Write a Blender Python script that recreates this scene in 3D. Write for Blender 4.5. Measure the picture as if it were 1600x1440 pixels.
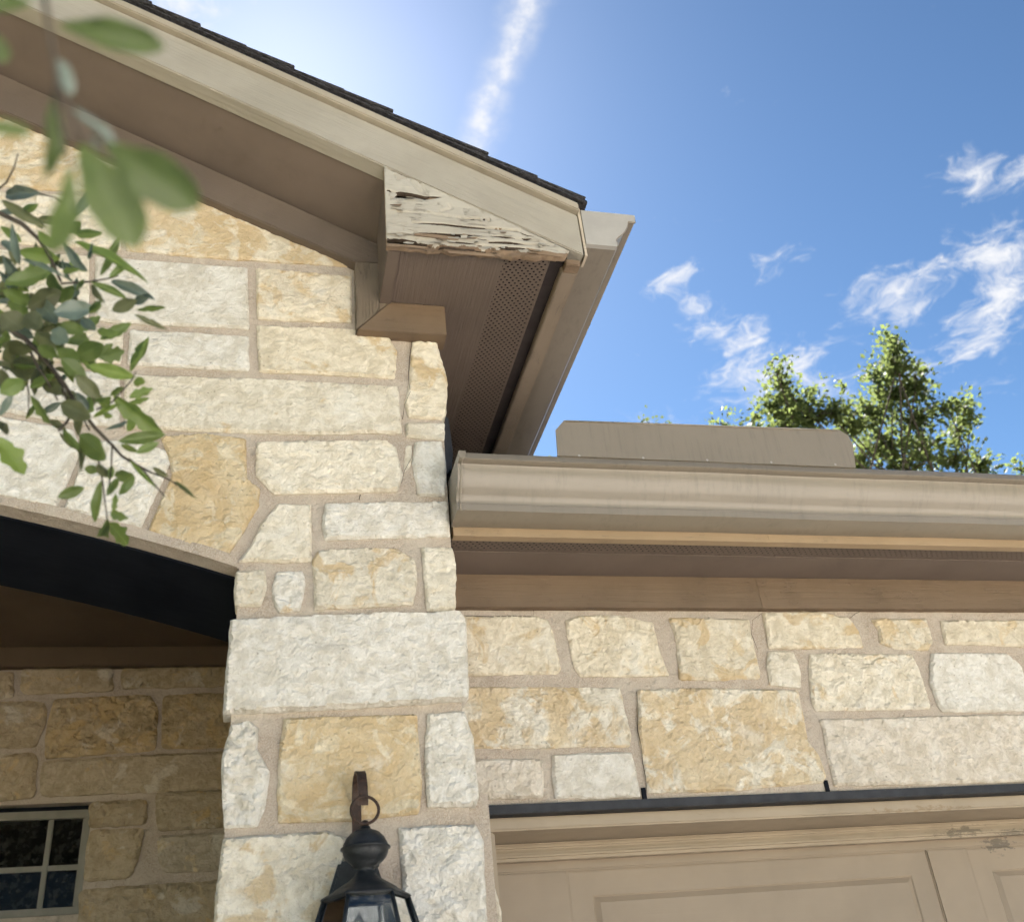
import bpy, bmesh, math, random
import numpy as np
from mathutils import Vector, Matrix
from mathutils.geometry import delaunay_2d_cdt

random.seed(11)
rng = np.random.default_rng(11)
for o in list(bpy.data.objects):
    bpy.data.objects.remove(o)
SC = bpy.context.scene
COL = SC.collection

# ------------------------------------------------------------------ camera
CAMZ = 1.62
FPX, YAW, PITCH, ROLL = 1596.309, 0.273403, 0.548418, -0.106670
def _cam_axes():
    cy, sy, cp, sp, cr, sr = math.cos(YAW), math.sin(YAW), math.cos(PITCH), math.sin(PITCH), math.cos(ROLL), math.sin(ROLL)
    fw = Vector((sy*cp, cy*cp, sp)); rt = Vector((cy, -sy, 0)); up = rt.cross(fw)
    return cr*rt + sr*up, -sr*rt + cr*up, fw
RT, UP, FW = _cam_axes()
cam = bpy.data.cameras.new('camera')
cam.sensor_fit = 'HORIZONTAL'; cam.sensor_width = 36.0; cam.lens = 36.0*FPX/1600.0
cam.clip_start = 0.01; cam.clip_end = 3000
cam.dof.use_dof = True; cam.dof.focus_distance = 2.75; cam.dof.aperture_fstop = 5.2
camo = bpy.data.objects.new('camera', cam); COL.objects.link(camo)
camo.matrix_world = Matrix(((RT.x, UP.x, -FW.x, 0), (RT.y, UP.y, -FW.y, 0), (RT.z, UP.z, -FW.z, CAMZ), (0, 0, 0, 1)))
SC.camera = camo

# ------------------------------------------------------------------ exposure, world, sun
SC.view_settings.view_transform = 'Standard'
SC.view_settings.look = 'None'
SC.view_settings.exposure = 2.85
SC.view_settings.gamma = 1.0
SC.cycles.use_adaptive_sampling = True; SC.cycles.adaptive_threshold = 0.025; SC.cycles.adaptive_min_samples = 12
SC.cycles.max_bounces = 5; SC.cycles.diffuse_bounces = 3; SC.cycles.glossy_bounces = 2; SC.cycles.transmission_bounces = 3; SC.cycles.transparent_max_bounces = 8
SC.cycles.caustics_reflective = False; SC.cycles.caustics_refractive = False
SUN_EL, SUN_AZ = math.radians(51.6), math.radians(-1.0)
SKY_STRENGTH, SUN_STRENGTH = 0.05, 5.0

def ray(x, y):
    return (RT*((x-800)/FPX) + UP*(-(y-720)/FPX) + FW)
def onY(x, y, Y):
    d = ray(x, y); d = d*(Y/d.y); return Vector((d.x, d.y, d.z+CAMZ))
def onZ(x, y, Z):
    d = ray(x, y); d = d*((Z-CAMZ)/d.z); return Vector((d.x, d.y, d.z+CAMZ))
def atD(x, y, dep):
    d = ray(x, y); d = d*dep; return Vector((d.x, d.y, d.z+CAMZ))

class NT:
    """small helper for writing node trees"""
    def __init__(s, nt): s.nt = nt
    def n(s, typ, **kw):
        nd = s.nt.nodes.new(typ)
        for k, v in kw.items(): setattr(nd, k, v)
        return nd
    def inp(s, nd, key, v):
        sock = nd.inputs[key]
        if hasattr(v, 'is_output') or isinstance(v, bpy.types.NodeSocket): s.nt.links.new(v, sock)
        else: sock.default_value = v
    def math(s, op, a, b=0.0, c=0.0, clamp=False):
        nd = s.n('ShaderNodeMath', operation=op); nd.use_clamp = clamp
        s.inp(nd, 0, a); s.inp(nd, 1, b); s.inp(nd, 2, c)
        return nd.outputs[0]
    def noise(s, vec, scale, detail=4, rough=0.55, dist=0.0, out=0):
        nd = s.n('ShaderNodeTexNoise'); nd.inputs['Scale'].default_value = scale
        nd.inputs['Detail'].default_value = detail; nd.inputs['Roughness'].default_value = rough
        nd.inputs['Distortion'].default_value = dist
        s.nt.links.new(vec, nd.inputs['Vector']); return nd.outputs[out]
    def voro(s, vec, scale, feature='F1', out=0):
        nd = s.n('ShaderNodeTexVoronoi', feature=feature); nd.inputs['Scale'].default_value = scale
        s.nt.links.new(vec, nd.inputs['Vector']); return nd.outputs[out]
    def ramp(s, fac, a, b):     # smooth step between a and b
        nd = s.n('ShaderNodeMapRange', interpolation_type='SMOOTHSTEP')
        s.inp(nd, 0, fac); nd.inputs[1].default_value = a; nd.inputs[2].default_value = b
        return nd.outputs[0]
    def mix(s, fac, a, b, blend='MIX'):
        nd = s.n('ShaderNodeMix', data_type='RGBA', blend_type=blend)
        s.inp(nd, 0, fac)
        for i, v in ((6, a), (7, b)):
            if isinstance(v, (tuple, list)): v = tuple(v) + ((1,) if len(v) == 3 else ())
            s.inp(nd, i, v)
        return nd.outputs[2]
    def mapping(s, vec, scale=(1, 1, 1), rot=(0, 0, 0), loc=(0, 0, 0)):
        nd = s.n('ShaderNodeMapping'); nd.inputs['Scale'].default_value = scale
        nd.inputs['Rotation'].default_value = rot; nd.inputs['Location'].default_value = loc
        s.nt.links.new(vec, nd.inputs['Vector']); return nd.outputs[0]
    def vadd(s, a, b, op='ADD'):
        nd = s.n('ShaderNodeVectorMath', operation=op); s.inp(nd, 0, a); s.inp(nd, 1, b); return nd.outputs[0]

def build_world():
    w = bpy.data.worlds.new('World'); SC.world = w; w.use_nodes = True
    nt = w.node_tree; nt.nodes.clear(); N = NT(nt)
    out = N.n('ShaderNodeOutputWorld'); bg = N.n('ShaderNodeBackground')
    sky = N.n('ShaderNodeTexSky', sky_type='NISHITA')
    sky.sun_disc = False; sky.sun_elevation = SUN_EL; sky.sun_rotation = SUN_AZ
    sky.altitude = 300; sky.air_density = 1.0; sky.dust_density = 0.32; sky.ozone_density = 1.5
    tc = N.n('ShaderNodeTexCoord'); d = tc.outputs['Generated']
    sep = N.n('ShaderNodeSeparateXYZ'); nt.links.new(d, sep.inputs[0])
    z = N.math('MAXIMUM', sep.outputs[2], 0.06)
    u = N.math('DIVIDE', sep.outputs[0], z); v = N.math('DIVIDE', sep.outputs[1], z)
    cb = N.n('ShaderNodeCombineXYZ'); nt.links.new(u, cb.inputs[0]); nt.links.new(v, cb.inputs[1])
    uv = cb.outputs[0]
    warp = N.noise(uv, 4.5, 3, 0.62, out=1)
    warp = N.vadd(N.vadd(warp, (0.5, 0.5, 0.5), 'SUBTRACT'), (0.20, 0.20, 0.0), 'MULTIPLY')
    uvw = N.vadd(uv, warp)
    def pl(x, y):
        r = ray(x, y); return r.x/r.z, r.y/r.z
    # soft areas of the sky in which the wisps of cloud stand: direction, radius, density
    blobs = [(1400, 468, .075, .9), (1440, 440, .06, .9), (1475, 418, .05, .8), (1512, 400, .05, .7), (1548, 400, .085, 1.), (1560, 460, .10, 1.), (1552, 520, .09, .95), (1530, 550, .06, .7),
             (1064, 446, .040, .95), (1085, 472, .036, .9), (1108, 500, .045, 1.), (1138, 535, .060, 1.), (1165, 575, .085, .85), (1205, 590, .08, .9), (1255, 575, .085, .85), (1310, 595, .075, .7), (1160, 615, .06, .6),
             (1440, 580, .08, .7), (1475, 560, .06, .6), (1515, 270, .045, .8), (1532, 300, .04, .6), (1600, 268, .05, .9), (1215, 402, .034, .6), (1240, 422, .036, .6), (1272, 415, .03, .45), (1205, 505, .028, .5),
             (1060, 662, .05, .8), (1012, 665, .05, .7), (868, 690, .05, .5), (255, 0, .05, 1.), (370, 5, .03, .5), (1570, 600, .07, .4)]
    mask = None
    for x, y, wd, amp in blobs:
        px_, py_ = pl(x, y)
        nd = N.n('ShaderNodeVectorMath', operation='DISTANCE'); nt.links.new(uvw, nd.inputs[0]); nd.inputs[1].default_value = (px_, py_, 0)
        m = N.math('MULTIPLY_ADD', nd.outputs['Value'], -amp/(wd*1.55), amp*1.12)
        mask = m if mask is None else N.math('MAXIMUM', mask, m)
    mask = N.math('MINIMUM', mask, 1.0, clamp=True)
    # loose wisps all over the rest of the sky
    gen = N.math('MULTIPLY', N.ramp(N.noise(N.mapping(uv, (1, 1, 1), loc=(17.3, 5.1, 0)), 0.9, 1, 0.5), 0.64, 0.84), 0.5)
    fr = N.noise(uvw, 13.0, 7, 0.72)
    fr2 = N.noise(N.mapping(uvw, (1, 1, 1), (0, 0, .5)), 40.0, 2, 0.65)
    frx = N.math('ADD', N.math('MULTIPLY', fr, 0.72), N.math('MULTIPLY', fr2, 0.28))
    dens = N.math('SUBTRACT', N.math('ADD', N.math('MAXIMUM', mask, gen), N.math('MULTIPLY', frx, 3.2)), 2.02)
    dens = N.math('MULTIPLY', N.ramp(dens, -0.05, 1.0), 0.97)
    # condensation trail: a long straight band over the house
    a = pl(738, 232); b = pl(842, -40)
    wv = N.vadd(uv, N.vadd(N.vadd(N.noise(uv, 14, 2, 0.6, out=1), (0.5, 0.5, 0.5), 'SUBTRACT'), (0.035, 0.035, 0), 'MULTIPLY'))
    m = N.n('ShaderNodeMapping', vector_type='TEXTURE')
    m.inputs['Location'].default_value = (a[0], a[1], 0); m.inputs['Rotation'].default_value = (0, 0, math.atan2(b[1]-a[1], b[0]-a[0]))
    nt.links.new(wv, m.inputs['Vector'])
    s2 = N.n('ShaderNodeSeparateXYZ'); nt.links.new(m.outputs[0], s2.inputs[0])
    ln = N.math('ABSOLUTE', s2.outputs[1])
    cw = N.ramp(ln, 0.036, 0.0)
    cn = N.ramp(N.noise(N.mapping(uv, (1, 1, 1)), 34.0, 4, 0.66), 0.34, 0.70)
    edge = N.ramp(N.math('SUBTRACT', s2.outputs[1], 0.004), 0.008, 0.0)
    edge = N.math('MULTIPLY', edge, N.ramp(s2.outputs[1], -0.02, 0.0))
    trail = N.math('MULTIPLY', N.math('ADD', N.math('MULTIPLY', cw, 0.62), N.math('MULTIPLY', edge, 0.30)), N.math('ADD', N.math('MULTIPLY', cn, 0.62), 0.40))
    along = N.math('MULTIPLY', N.ramp(s2.outputs[0], -0.6, -0.05), N.ramp(s2.outputs[0], 2.2, 0.9))
    trail = N.math('MULTIPLY', trail, along)
    dens = N.math('MAXIMUM', dens, N.math('MULTIPLY', trail, 0.95))
    hs = N.n('ShaderNodeHueSaturation'); hs.inputs['Saturation'].default_value = SKY_SAT; hs.inputs['Hue'].default_value = SKY_HUE
    nt.links.new(sky.outputs[0], hs.inputs['Color'])
    g = N.n('ShaderNodeGamma'); g.inputs[1].default_value = SKY_GAMMA
    nt.links.new(hs.outputs[0], g.inputs[0])
    col = N.mix(dens, N.mix(1.0, g.outputs[0], (SKY_MUL, SKY_MUL, SKY_MUL), 'MULTIPLY'), CLOUD)
    nt.links.new(col, bg.inputs[0]); bg.inputs[1].default_value = SKY_STRENGTH
    nt.links.new(bg.outputs[0], out.inputs[0])
    w.cycles.sampling_method = 'MANUAL'; w.cycles.sample_map_resolution = 256
SKY_SAT, SKY_HUE, SKY_GAMMA, SKY_MUL = 0.85, 0.486, 1.78, 0.128
CLOUD = (2.8, 2.8, 2.85)
build_world()

sun = bpy.data.lights.new('sun', 'SUN'); sun.energy = SUN_STRENGTH; sun.angle = math.radians(0.5); sun.color = (1.0, 0.94, 0.87)
suno = bpy.data.objects.new('sun', sun); COL.objects.link(suno)
sd = Vector((math.sin(SUN_AZ)*math.cos(SUN_EL), math.cos(SUN_AZ)*math.cos(SUN_EL), math.sin(SUN_EL)))
suno.rotation_euler = sd.to_track_quat('Z', 'Y').to_euler()
suno.location = sd*40

# ------------------------------------------------------------------ numpy noise
def _hash(ix, iy, iz, seed):
    n = (ix*374761393 + iy*668265263 + iz*2147483647 + seed*1274126177) & 0xffffffff
    n = ((n ^ (n >> 13))*1274126177) & 0xffffffff
    n = n ^ (n >> 16)
    return (n & 0xffffff)/float(0xffffff)
def vnoise(x, y, z=None, seed=0):
    x = np.asarray(x, float); y = np.asarray(y, float)
    z = np.zeros_like(x) + 0.37 if z is None else np.asarray(z, float)
    ix, iy, iz = (np.floor(a).astype(np.int64) for a in (x, y, z))
    fx, fy, fz = x-ix, y-iy, z-iz
    fx, fy, fz = (t*t*t*(t*(t*6-15)+10) for t in (fx, fy, fz))
    r = 0
    for a in (0, 1):
        for b in (0, 1):
            for c in (0, 1):
                r = r + _hash(ix+a, iy+b, iz+c, seed)*(fx if a else 1-fx)*(fy if b else 1-fy)*(fz if c else 1-fz)
    return r*2-1
def fbm(x, y, freq, octv=4, seed=0, gain=0.5, ridged=False):
    s = 0; a = 1; t = 0
    for i in range(octv):
        n = vnoise(x*freq, y*freq, seed=seed+i*17)
        if ridged: n = 1-2*np.abs(n)
        s = s+a*n; t += a; a *= gain; freq *= 2.03
    return s/t

# ------------------------------------------------------------------ materials
MATS = {}
def new_mat(name):
    m = bpy.data.materials.new(name); m.use_nodes = True
    nt = m.node_tree; nt.nodes.clear(); N = NT(nt)
    out = N.n('ShaderNodeOutputMaterial'); b = N.n('ShaderNodeBsdfPrincipled')
    nt.links.new(b.outputs[0], out.inputs[0]); MATS[name] = m
    return m, N, b, out
def bump(N, b, height, strength=0.5, dist=0.01, prev=None):
    nd = N.n('ShaderNodeBump'); nd.inputs['Strength'].default_value = strength; nd.inputs['Distance'].default_value = dist
    N.nt.links.new(height, nd.inputs['Height'])
    if prev is not None: N.nt.links.new(prev, nd.inputs['Normal'])
    N.nt.links.new(nd.outputs[0], b.inputs['Normal']); return nd.outputs[0]

def mat_stone():
    m, N, b, out = new_mat('limestone')
    oi = N.n('ShaderNodeObjectInfo'); tc = N.n('ShaderNodeTexCoord')
    off = N.n('ShaderNodeVectorMath', operation='SCALE')
    cmb = N.n('ShaderNodeCombineXYZ')
    for i in range(3): N.nt.links.new(oi.outputs['Random'], cmb.inputs[i])
    N.nt.links.new(cmb.outputs[0], off.inputs[0]); off.inputs['Scale'].default_value = 37.0
    vec = N.vadd(tc.outputs['Object'], off.outputs[0])
    base = oi.outputs['Color']; patch = oi.outputs['Alpha']
    n1 = N.noise(vec, 7.0, 4, 0.6, 1.2); n2 = N.noise(vec, 26.0, 4, 0.65, .6); n3 = N.noise(vec, 130.0, 2, 0.6)
    n4 = N.noise(N.mapping(vec, (1, 1, 1), loc=(3, 1, 5)), 11.0, 6, 0.62, 0.8)
    # cream to pale chalk
    c = N.mix(N.ramp(n2, 0.34, 0.66), N.mix(1.0, base, (0.88, 0.85, 0.80), 'MULTIPLY'), N.mix(1.0, base, (1.12, 1.12, 1.13), 'MULTIPLY'))
    # ochre iron staining, strength set stone by stone
    thr = N.math('SUBTRACT', 1.0, patch)
    pm = N.ramp(N.math('SUBTRACT', n4, N.math('MULTIPLY', thr, 0.68)), 0.02, 0.11)
    oc = N.mix(N.ramp(n1, 0.35, 0.7), (0.56, 0.39, 0.19), (0.68, 0.54, 0.34))
    c = N.mix(N.math('MULTIPLY', pm, 0.70), c, oc)
    wh = N.ramp(N.noise(N.mapping(vec, (1, 1, 1), loc=(9, 4, 2)), 9.0, 5, 0.6, .5), 0.56, 0.68)
    c = N.mix(N.math('MULTIPLY', wh, 0.42), c, (0.84, 0.81, 0.74))
    # grey weathering and small pits
    gw = N.ramp(N.noise(N.mapping(vec, (1, 1, 1), loc=(1, 8, 3)), 4.0, 4, 0.6), 0.52, 0.75)
    c = N.mix(N.math('MULTIPLY', gw, 0.16), c, (0.55, 0.52, 0.47))
    vd = N.voro(vec, 46.0); pit = N.math('MULTIPLY', N.ramp(vd, 0.16, 0.06), N.ramp(n1, 0.52, 0.6))
    c = N.mix(N.math('MULTIPLY', pit, 0.55), c, (0.25, 0.20, 0.14))
    c = N.mix(N.math('MULTIPLY', N.ramp(n3, 0.58, 0.74), 0.30), c, (0.42, 0.37, 0.30))
    N.nt.links.new(c, b.inputs['Base Color']); b.inputs['Roughness'].default_value = 0.93
    b.inputs['Specular IOR Level'].default_value = 0.15
    rough = N.noise(vec, 60.0, 5, 0.75, 0.1)
    cr = N.math('ABSOLUTE', N.math('SUBTRACT', N.noise(N.mapping(vec, (1, 1, 1.5), (0, .5, 0)), 26.0, 4, 0.62, .5), .5))
    h = N.math('ADD', N.math('MULTIPLY', rough, .75), N.math('MULTIPLY', cr, .8))
    bump(N, b, h, 1.0, 0.0115)
    return m
def mat_mortar():
    m, N, b, out = new_mat('mortar'); tc = N.n('ShaderNodeTexCoord'); vec = tc.outputs['Object']
    n1 = N.noise(vec, 5.0, 4, 0.6); n2 = N.noise(vec, 300.0, 3, 0.7); n3 = N.noise(vec, 60.0, 4, 0.6)
    c = N.mix(N.ramp(n1, .3, .7), (0.44, 0.36, 0.285), (0.52, 0.435, 0.355))
    c = N.mix(N.ramp(n2, .42, .66), c, (0.58, 0.50, 0.42))
    c = N.mix(N.math('MULTIPLY', N.ramp(n2, .40, .28), .6), c, (0.26, 0.2, 0.155))
    N.nt.links.new(c, b.inputs['Base Color']); b.inputs['Roughness'].default_value = 0.95; b.inputs['Specular IOR Level'].default_value = 0.1
    sm = N.ramp(N.noise(N.mapping(vec, loc=(3, 2, 6)), 11.0, 4, .65), .46, .66)
    c = N.mix(N.math('MULTIPLY', sm, .40), c, (0.62, 0.56, 0.48))
    dk = N.ramp(N.noise(N.mapping(vec, loc=(8, 1, 2)), 17.0, 4, .7), .56, .72)
    c = N.mix(N.math('MULTIPLY', dk, .35), c, (0.30, 0.245, 0.195))
    N.nt.links.new(c, b.inputs['Base Color'])
    bump(N, b, N.math('ADD', N.math('MULTIPLY', n2, .5), N.math('MULTIPLY', n3, 1.3)), 0.9, 0.008)
    return m
def mat_paint(name, col, col2=None, grain=(1, 1, 1), rot=(0, 0, 0), gscale=40.0, gstr=0.25, crack=0.0, dirt=0.15, rough=0.55, spec=.3, crackcol=(0.10, .085, .07), peel=0.0):
    """painted board: slight colour drift, embossed grain along one axis, cracks and dirt"""
    m, N, b, out = new_mat(name); tc = N.n('ShaderNodeTexCoord')
    vec = N.mapping(tc.outputs['Object'], rot=rot); gv = N.mapping(vec, grain)
    n1 = N.noise(vec, 3.0, 4, 0.6); n2 = N.noise(gv, gscale, 5, 0.65, .4); n3 = N.noise(vec, 14.0, 5, 0.65)
    col2 = col2 or tuple(c*0.86 for c in col)
    c = N.mix(N.ramp(n1, .32, .68), col, col2)
    c = N.mix(N.math('MULTIPLY', N.ramp(n3, .5, .75), dirt), c, tuple(x*0.5 for x in col))
    h = n2
    if crack:
        cr = N.noise(gv, gscale*1.7, 3, 0.5, .8); cm = N.noise(N.mapping(vec, loc=(4, 7, 1)), 9.0, 5, 0.65)
        k = N.math('MULTIPLY', N.ramp(N.math('ABSOLUTE', N.math('SUBTRACT', cr, .5)), .03, .008), N.ramp(cm, .50, .62))
        c = N.mix(N.math('MULTIPLY', k, crack), c, crackcol)
        h = N.math('SUBTRACT', h, N.math('MULTIPLY', k, 1.4))
    if peel:
        pm = N.ramp(N.noise(N.mapping(vec, (1, 1, 1), loc=(2, 2, 9)), 22.0, 6, 0.68), .60, .63)
        c = N.mix(N.math('MULTIPLY', pm, peel), c, (0.34, 0.28, 0.21)); h = N.math('SUBTRACT', h, N.math('MULTIPLY', pm, .6))
    N.nt.links.new(c, b.inputs['Base Color']); b.inputs['Roughness'].default_value = rough; b.inputs['Specular IOR Level'].default_value = spec
    bump(N, b, h, gstr, 0.004)
    return m
def mat_plain(name, col, rough=0.6, metal=0.0, spec=0.3, var=0.2, scale=20.0, bstr=0.15, rust=None):
    m, N, b, out = new_mat(name); tc = N.n('ShaderNodeTexCoord'); vec = tc.outputs['Object']
    n1 = N.noise(vec, scale, 5, 0.6); n2 = N.noise(vec, scale*6, 3, 0.6)
    c = N.mix(N.math('MULTIPLY', N.ramp(n1, .35, .7), var), col, tuple(min(1, x*1.9+.012) for x in col))
    if rust: c = N.mix(N.math('MULTIPLY', N.ramp(N.noise(N.mapping(vec, loc=(5, 5, 5)), scale*1.6, 5, .65), .5, .66), .7), c, rust)
    N.nt.links.new(c, b.inputs['Base Color']); b.inputs['Roughness'].default_value = rough
    b.inputs['Metallic'].default_value = metal; b.inputs['Specular IOR Level'].default_value = spec
    bump(N, b, N.math('ADD', n1, N.math('MULTIPLY', n2, .5)), bstr, 0.003)
    return m
def mat_perforated():
    """soffit sheet pierced with staggered rows of round vent holes"""
    m, N, b, out = new_mat('perforated_soffit'); tc = N.n('ShaderNodeTexCoord'); vec = tc.outputs['Object']
    n1 = N.noise(vec, 3.0, 4, 0.6); gr = N.noise(N.mapping(vec, (1, .03, 1)), 120.0, 4, 0.6)
    c = N.mix(N.ramp(n1, .3, .7), PAINT_BROWN, tuple(x*.9 for x in PAINT_BROWN))
    N.nt.links.new(c, b.inputs['Base Color']); b.inputs['Roughness'].default_value = .6; b.inputs['Specular IOR Level'].default_value = .25
    bump(N, b, gr, .25, .003)
    s = N.n('ShaderNodeSeparateXYZ'); N.nt.links.new(vec, s.inputs[0])
    p = 0.0165
    def cell(off):
        du = N.math('SUBTRACT', N.math('FRACT', N.math('ADD', N.math('DIVIDE', s.outputs[0], p), off+.25)), .5)
        dv = N.math('SUBTRACT', N.math('FRACT', N.math('ADD', N.math('DIVIDE', s.outputs[1], p*1.25), off+.25)), .5)
        dv = N.math('MULTIPLY', dv, 1.25)
        return N.math('ADD', N.math('MULTIPLY', du, du), N.math('MULTIPLY', dv, dv))
    hole = N.math('LESS_THAN', N.math('MINIMUM', cell(0.0), cell(0.5)), 0.215**2)
    tr = N.n('ShaderNodeBsdfTransparent'); mx = N.n('ShaderNodeMixShader')
    N.nt.links.new(hole, mx.inputs[0]); N.nt.links.new(b.outputs[0], mx.inputs[1]); N.nt.links.new(tr.outputs[0], mx.inputs[2])
    N.nt.links.new(mx.outputs[0], out.inputs[0])
    return m
def mat_gutter():
    m, N, b, out = new_mat('gutter_metal'); tc = N.n('ShaderNodeTexCoord'); vec = tc.outputs['Object']
    n1 = N.noise(vec, 2.5, 4, .6); st = N.noise(N.mapping(vec, (1, .4, .06)), 70.0, 5, .7); n2 = N.noise(vec, 9.0, 5, .65)
    c = N.mix(N.ramp(n1, .3, .7), PAINT_TAUPE, tuple(x*.92 for x in PAINT_TAUPE))
    k = N.math('MULTIPLY', N.ramp(st, .44, .72), N.ramp(n2, .38, .60))
    c = N.mix(N.math('MULTIPLY', k, .26), c, (.085, .072, .058))
    ch = N.ramp(N.noise(N.mapping(vec, (1, .4, .15), loc=(5, 3, 1)), 26.0, 4, .65), .56, .72)
    c = N.mix(N.math('MULTIPLY', ch, .05), c, (.32, .30, .265))
    c = N.mix(N.math('MULTIPLY', N.ramp(n2, .55, .8), .3), c, (.22, .18, .14))
    N.nt.links.new(c, b.inputs['Base Color']); b.inputs['Roughness'].default_value = .30; b.inputs['Specular IOR Level'].default_value = .5
    bump(N, b, n1, .1, .01)
    return m
def mat_glass(name, tint, refl=.25, opac=.2, fmul=1.2):
    m, N, b, out = new_mat(name); tc = N.n('ShaderNodeTexCoord'); vec = tc.outputs['Object']
    N.nt.nodes.remove(b)
    n = N.noise(vec, 30.0, 4, .6)
    tr = N.n('ShaderNodeBsdfTransparent'); tr.inputs[0].default_value = (*tint, 1)
    gl = N.n('ShaderNodeBsdfGlossy'); gl.inputs['Roughness'].default_value = .03
    df = N.n('ShaderNodeBsdfDiffuse'); df.inputs[0].default_value = (.35, .34, .30, 1)
    fr = N.n('ShaderNodeFresnel'); fr.inputs[0].default_value = 1.5
    m1 = N.n('ShaderNodeMixShader'); m2 = N.n('ShaderNodeMixShader')
    N.nt.links.new(N.math('MULTIPLY', N.ramp(n, .3, .75), opac), m1.inputs[0]); N.nt.links.new(tr.outputs[0], m1.inputs[1]); N.nt.links.new(df.outputs[0], m1.inputs[2])
    N.nt.links.new(N.math('ADD', N.math('MULTIPLY', fr.outputs[0], fmul), refl, clamp=True), m2.inputs[0])
    N.nt.links.new(m1.outputs[0], m2.inputs[1]); N.nt.links.new(gl.outputs[0], m2.inputs[2])
    N.nt.links.new(m2.outputs[0], out.inputs[0])
    return m
def mat_leaf(name, col, trans, rough=.38, spec=.5, sheen=0.0):
    m, N, b, out = new_mat(name); tc = N.n('ShaderNodeTexCoord'); oi = N.n('ShaderNodeObjectInfo'); vec = tc.outputs['Object']
    s = N.n('ShaderNodeSeparateXYZ'); N.nt.links.new(vec, s.inputs[0])
    vein = N.math('MULTIPLY', N.math('SINE', N.math('ADD', N.math('MULTIPLY', s.outputs[0], 46.0), N.math('MULTIPLY', N.math('ABSOLUTE', s.outputs[1]), -42.0))), .5)
    mid = N.ramp(N.math('ABSOLUTE', s.outputs[1]), .02, .006)
    n = N.noise(vec, 9.0, 4, .6)
    k = N.math('ADD', .72, N.math('MULTIPLY', oi.outputs['Random'], .56))
    cb = N.n('ShaderNodeCombineXYZ')
    for i in range(3): N.nt.links.new(k, cb.inputs[i])
    c = N.mix(1.0, N.mix(N.ramp(n, .3, .7), col, tuple(x*.8 for x in col)), cb.outputs[0], 'MULTIPLY')
    c = N.mix(N.math('MULTIPLY', mid, .45), c, tuple(min(1, x*1.8+.03) for x in col))
    N.nt.links.new(c, b.inputs['Base Color']); b.inputs['Roughness'].default_value = rough; b.inputs['Specular IOR Level'].default_value = spec
    bump(N, b, N.math('ADD', vein, N.math('MULTIPLY', mid, -1.5)), .12, .02)
    t = N.n('ShaderNodeBsdfTranslucent'); mx = N.n('ShaderNodeMixShader'); mx.inputs[0].default_value = .38
    N.nt.links.new(N.mix(1.0, cb.outputs[0], trans, 'MULTIPLY'), t.inputs[0])
    N.nt.links.new(b.outputs[0], mx.inputs[1]); N.nt.links.new(t.outputs[0], mx.inputs[2]); N.nt.links.new(mx.outputs[0], out.inputs[0])
    return m

PAINT_BROWN = (0.155, 0.119, 0.098)     # soffits and friezes
PAINT_TAUPE = (0.235, 0.20, 0.158)       # gutters, door
PAINT_CREAM = (0.385, 0.352, 0.30)       # weathered rake board
SL = math.atan(0.5)                      # roof pitch 6 in 12
M_STONE = mat_stone(); M_MORTAR = mat_mortar()
M_RAKE = mat_paint('weathered_rake_paint', PAINT_CREAM, (0.33, 0.30, 0.25), (.05, 1, 1), (0, -SL, 0), 95.0, .9, 0, .12, .75)
M_RET = mat_paint('peeling_paint', (0.46, 0.428, 0.37), (0.385, 0.35, 0.295), (.07, 1, 1), (0, 0, 0), 75.0, .7, .5, .4, .8, peel=.35)
M_TRIMP = mat_paint('cream_trim_paint', (0.56, 0.475, 0.37), None, (.06, 1, 1), (0, 0, 0), 60.0, .2, .3, .2, .6)
M_TRIMR = mat_paint('rake_trim_paint', (0.40, 0.35, 0.28), None, (.06, 1, 1), (0, -SL, 0), 60.0, .2, .3, .2, .6)
M_BROWN = mat_paint('brown_soffit_paint', PAINT_BROWN, None, (1, 1, 1), (0, 0, 0), 30.0, .1, 0, .15, .6)
M_SOFG = mat_paint('grained_soffit_paint', PAINT_BROWN, None, (1, .025, 1), (0, 0, 0), 130.0, 1.0, 0, .15, .6)
M_FRX = mat_paint('grained_frieze_paint', (0.18, 0.125, 0.082), None, (.03, 1, 1), (0, 0, 0), 110.0, .5, .2, .2, .6)
M_FRZ = mat_paint('grained_upright_paint', (0.19, 0.15, 0.11), None, (1, 1, .03), (0, 0, 0), 110.0, .7, .3, .2, .6)
M_FRR = mat_paint('grained_rake_frieze_paint', (0.15, 0.115, 0.09), None, (.03, 1, 1), (0, -SL, 0), 110.0, .4, .2, .2, .6)
M_FASC = mat_paint('fascia_paint', (0.36, 0.265, 0.17), None, (.04, 1, 1), (0, 0, 0), 80.0, .35, .3, .2, .6)
M_FASY = mat_paint('eave_fascia_paint', (0.27, 0.215, 0.165), None, (1, .04, 1), (0, 0, 0), 80.0, .35, .4, .3, .6)
M_DOOR = mat_paint('garage_door_paint', (0.335, 0.265, 0.195), None, (.05, 1, 1), (0, 0, 0), 90.0, .12, 0, .08, .5, .35)
M_DTRIM = mat_paint('door_trim_paint', (0.40, 0.325, 0.24), None, (.04, 1, 1), (0, 0, 0), 60.0, .2, .12, .2, .6, crackcol=(.2, .13, .06))
M_CAP = mat_plain('pale_cap_paint', (0.36, 0.34, 0.315), .4, 0, .4, .15, 12.0, .1)
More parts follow.
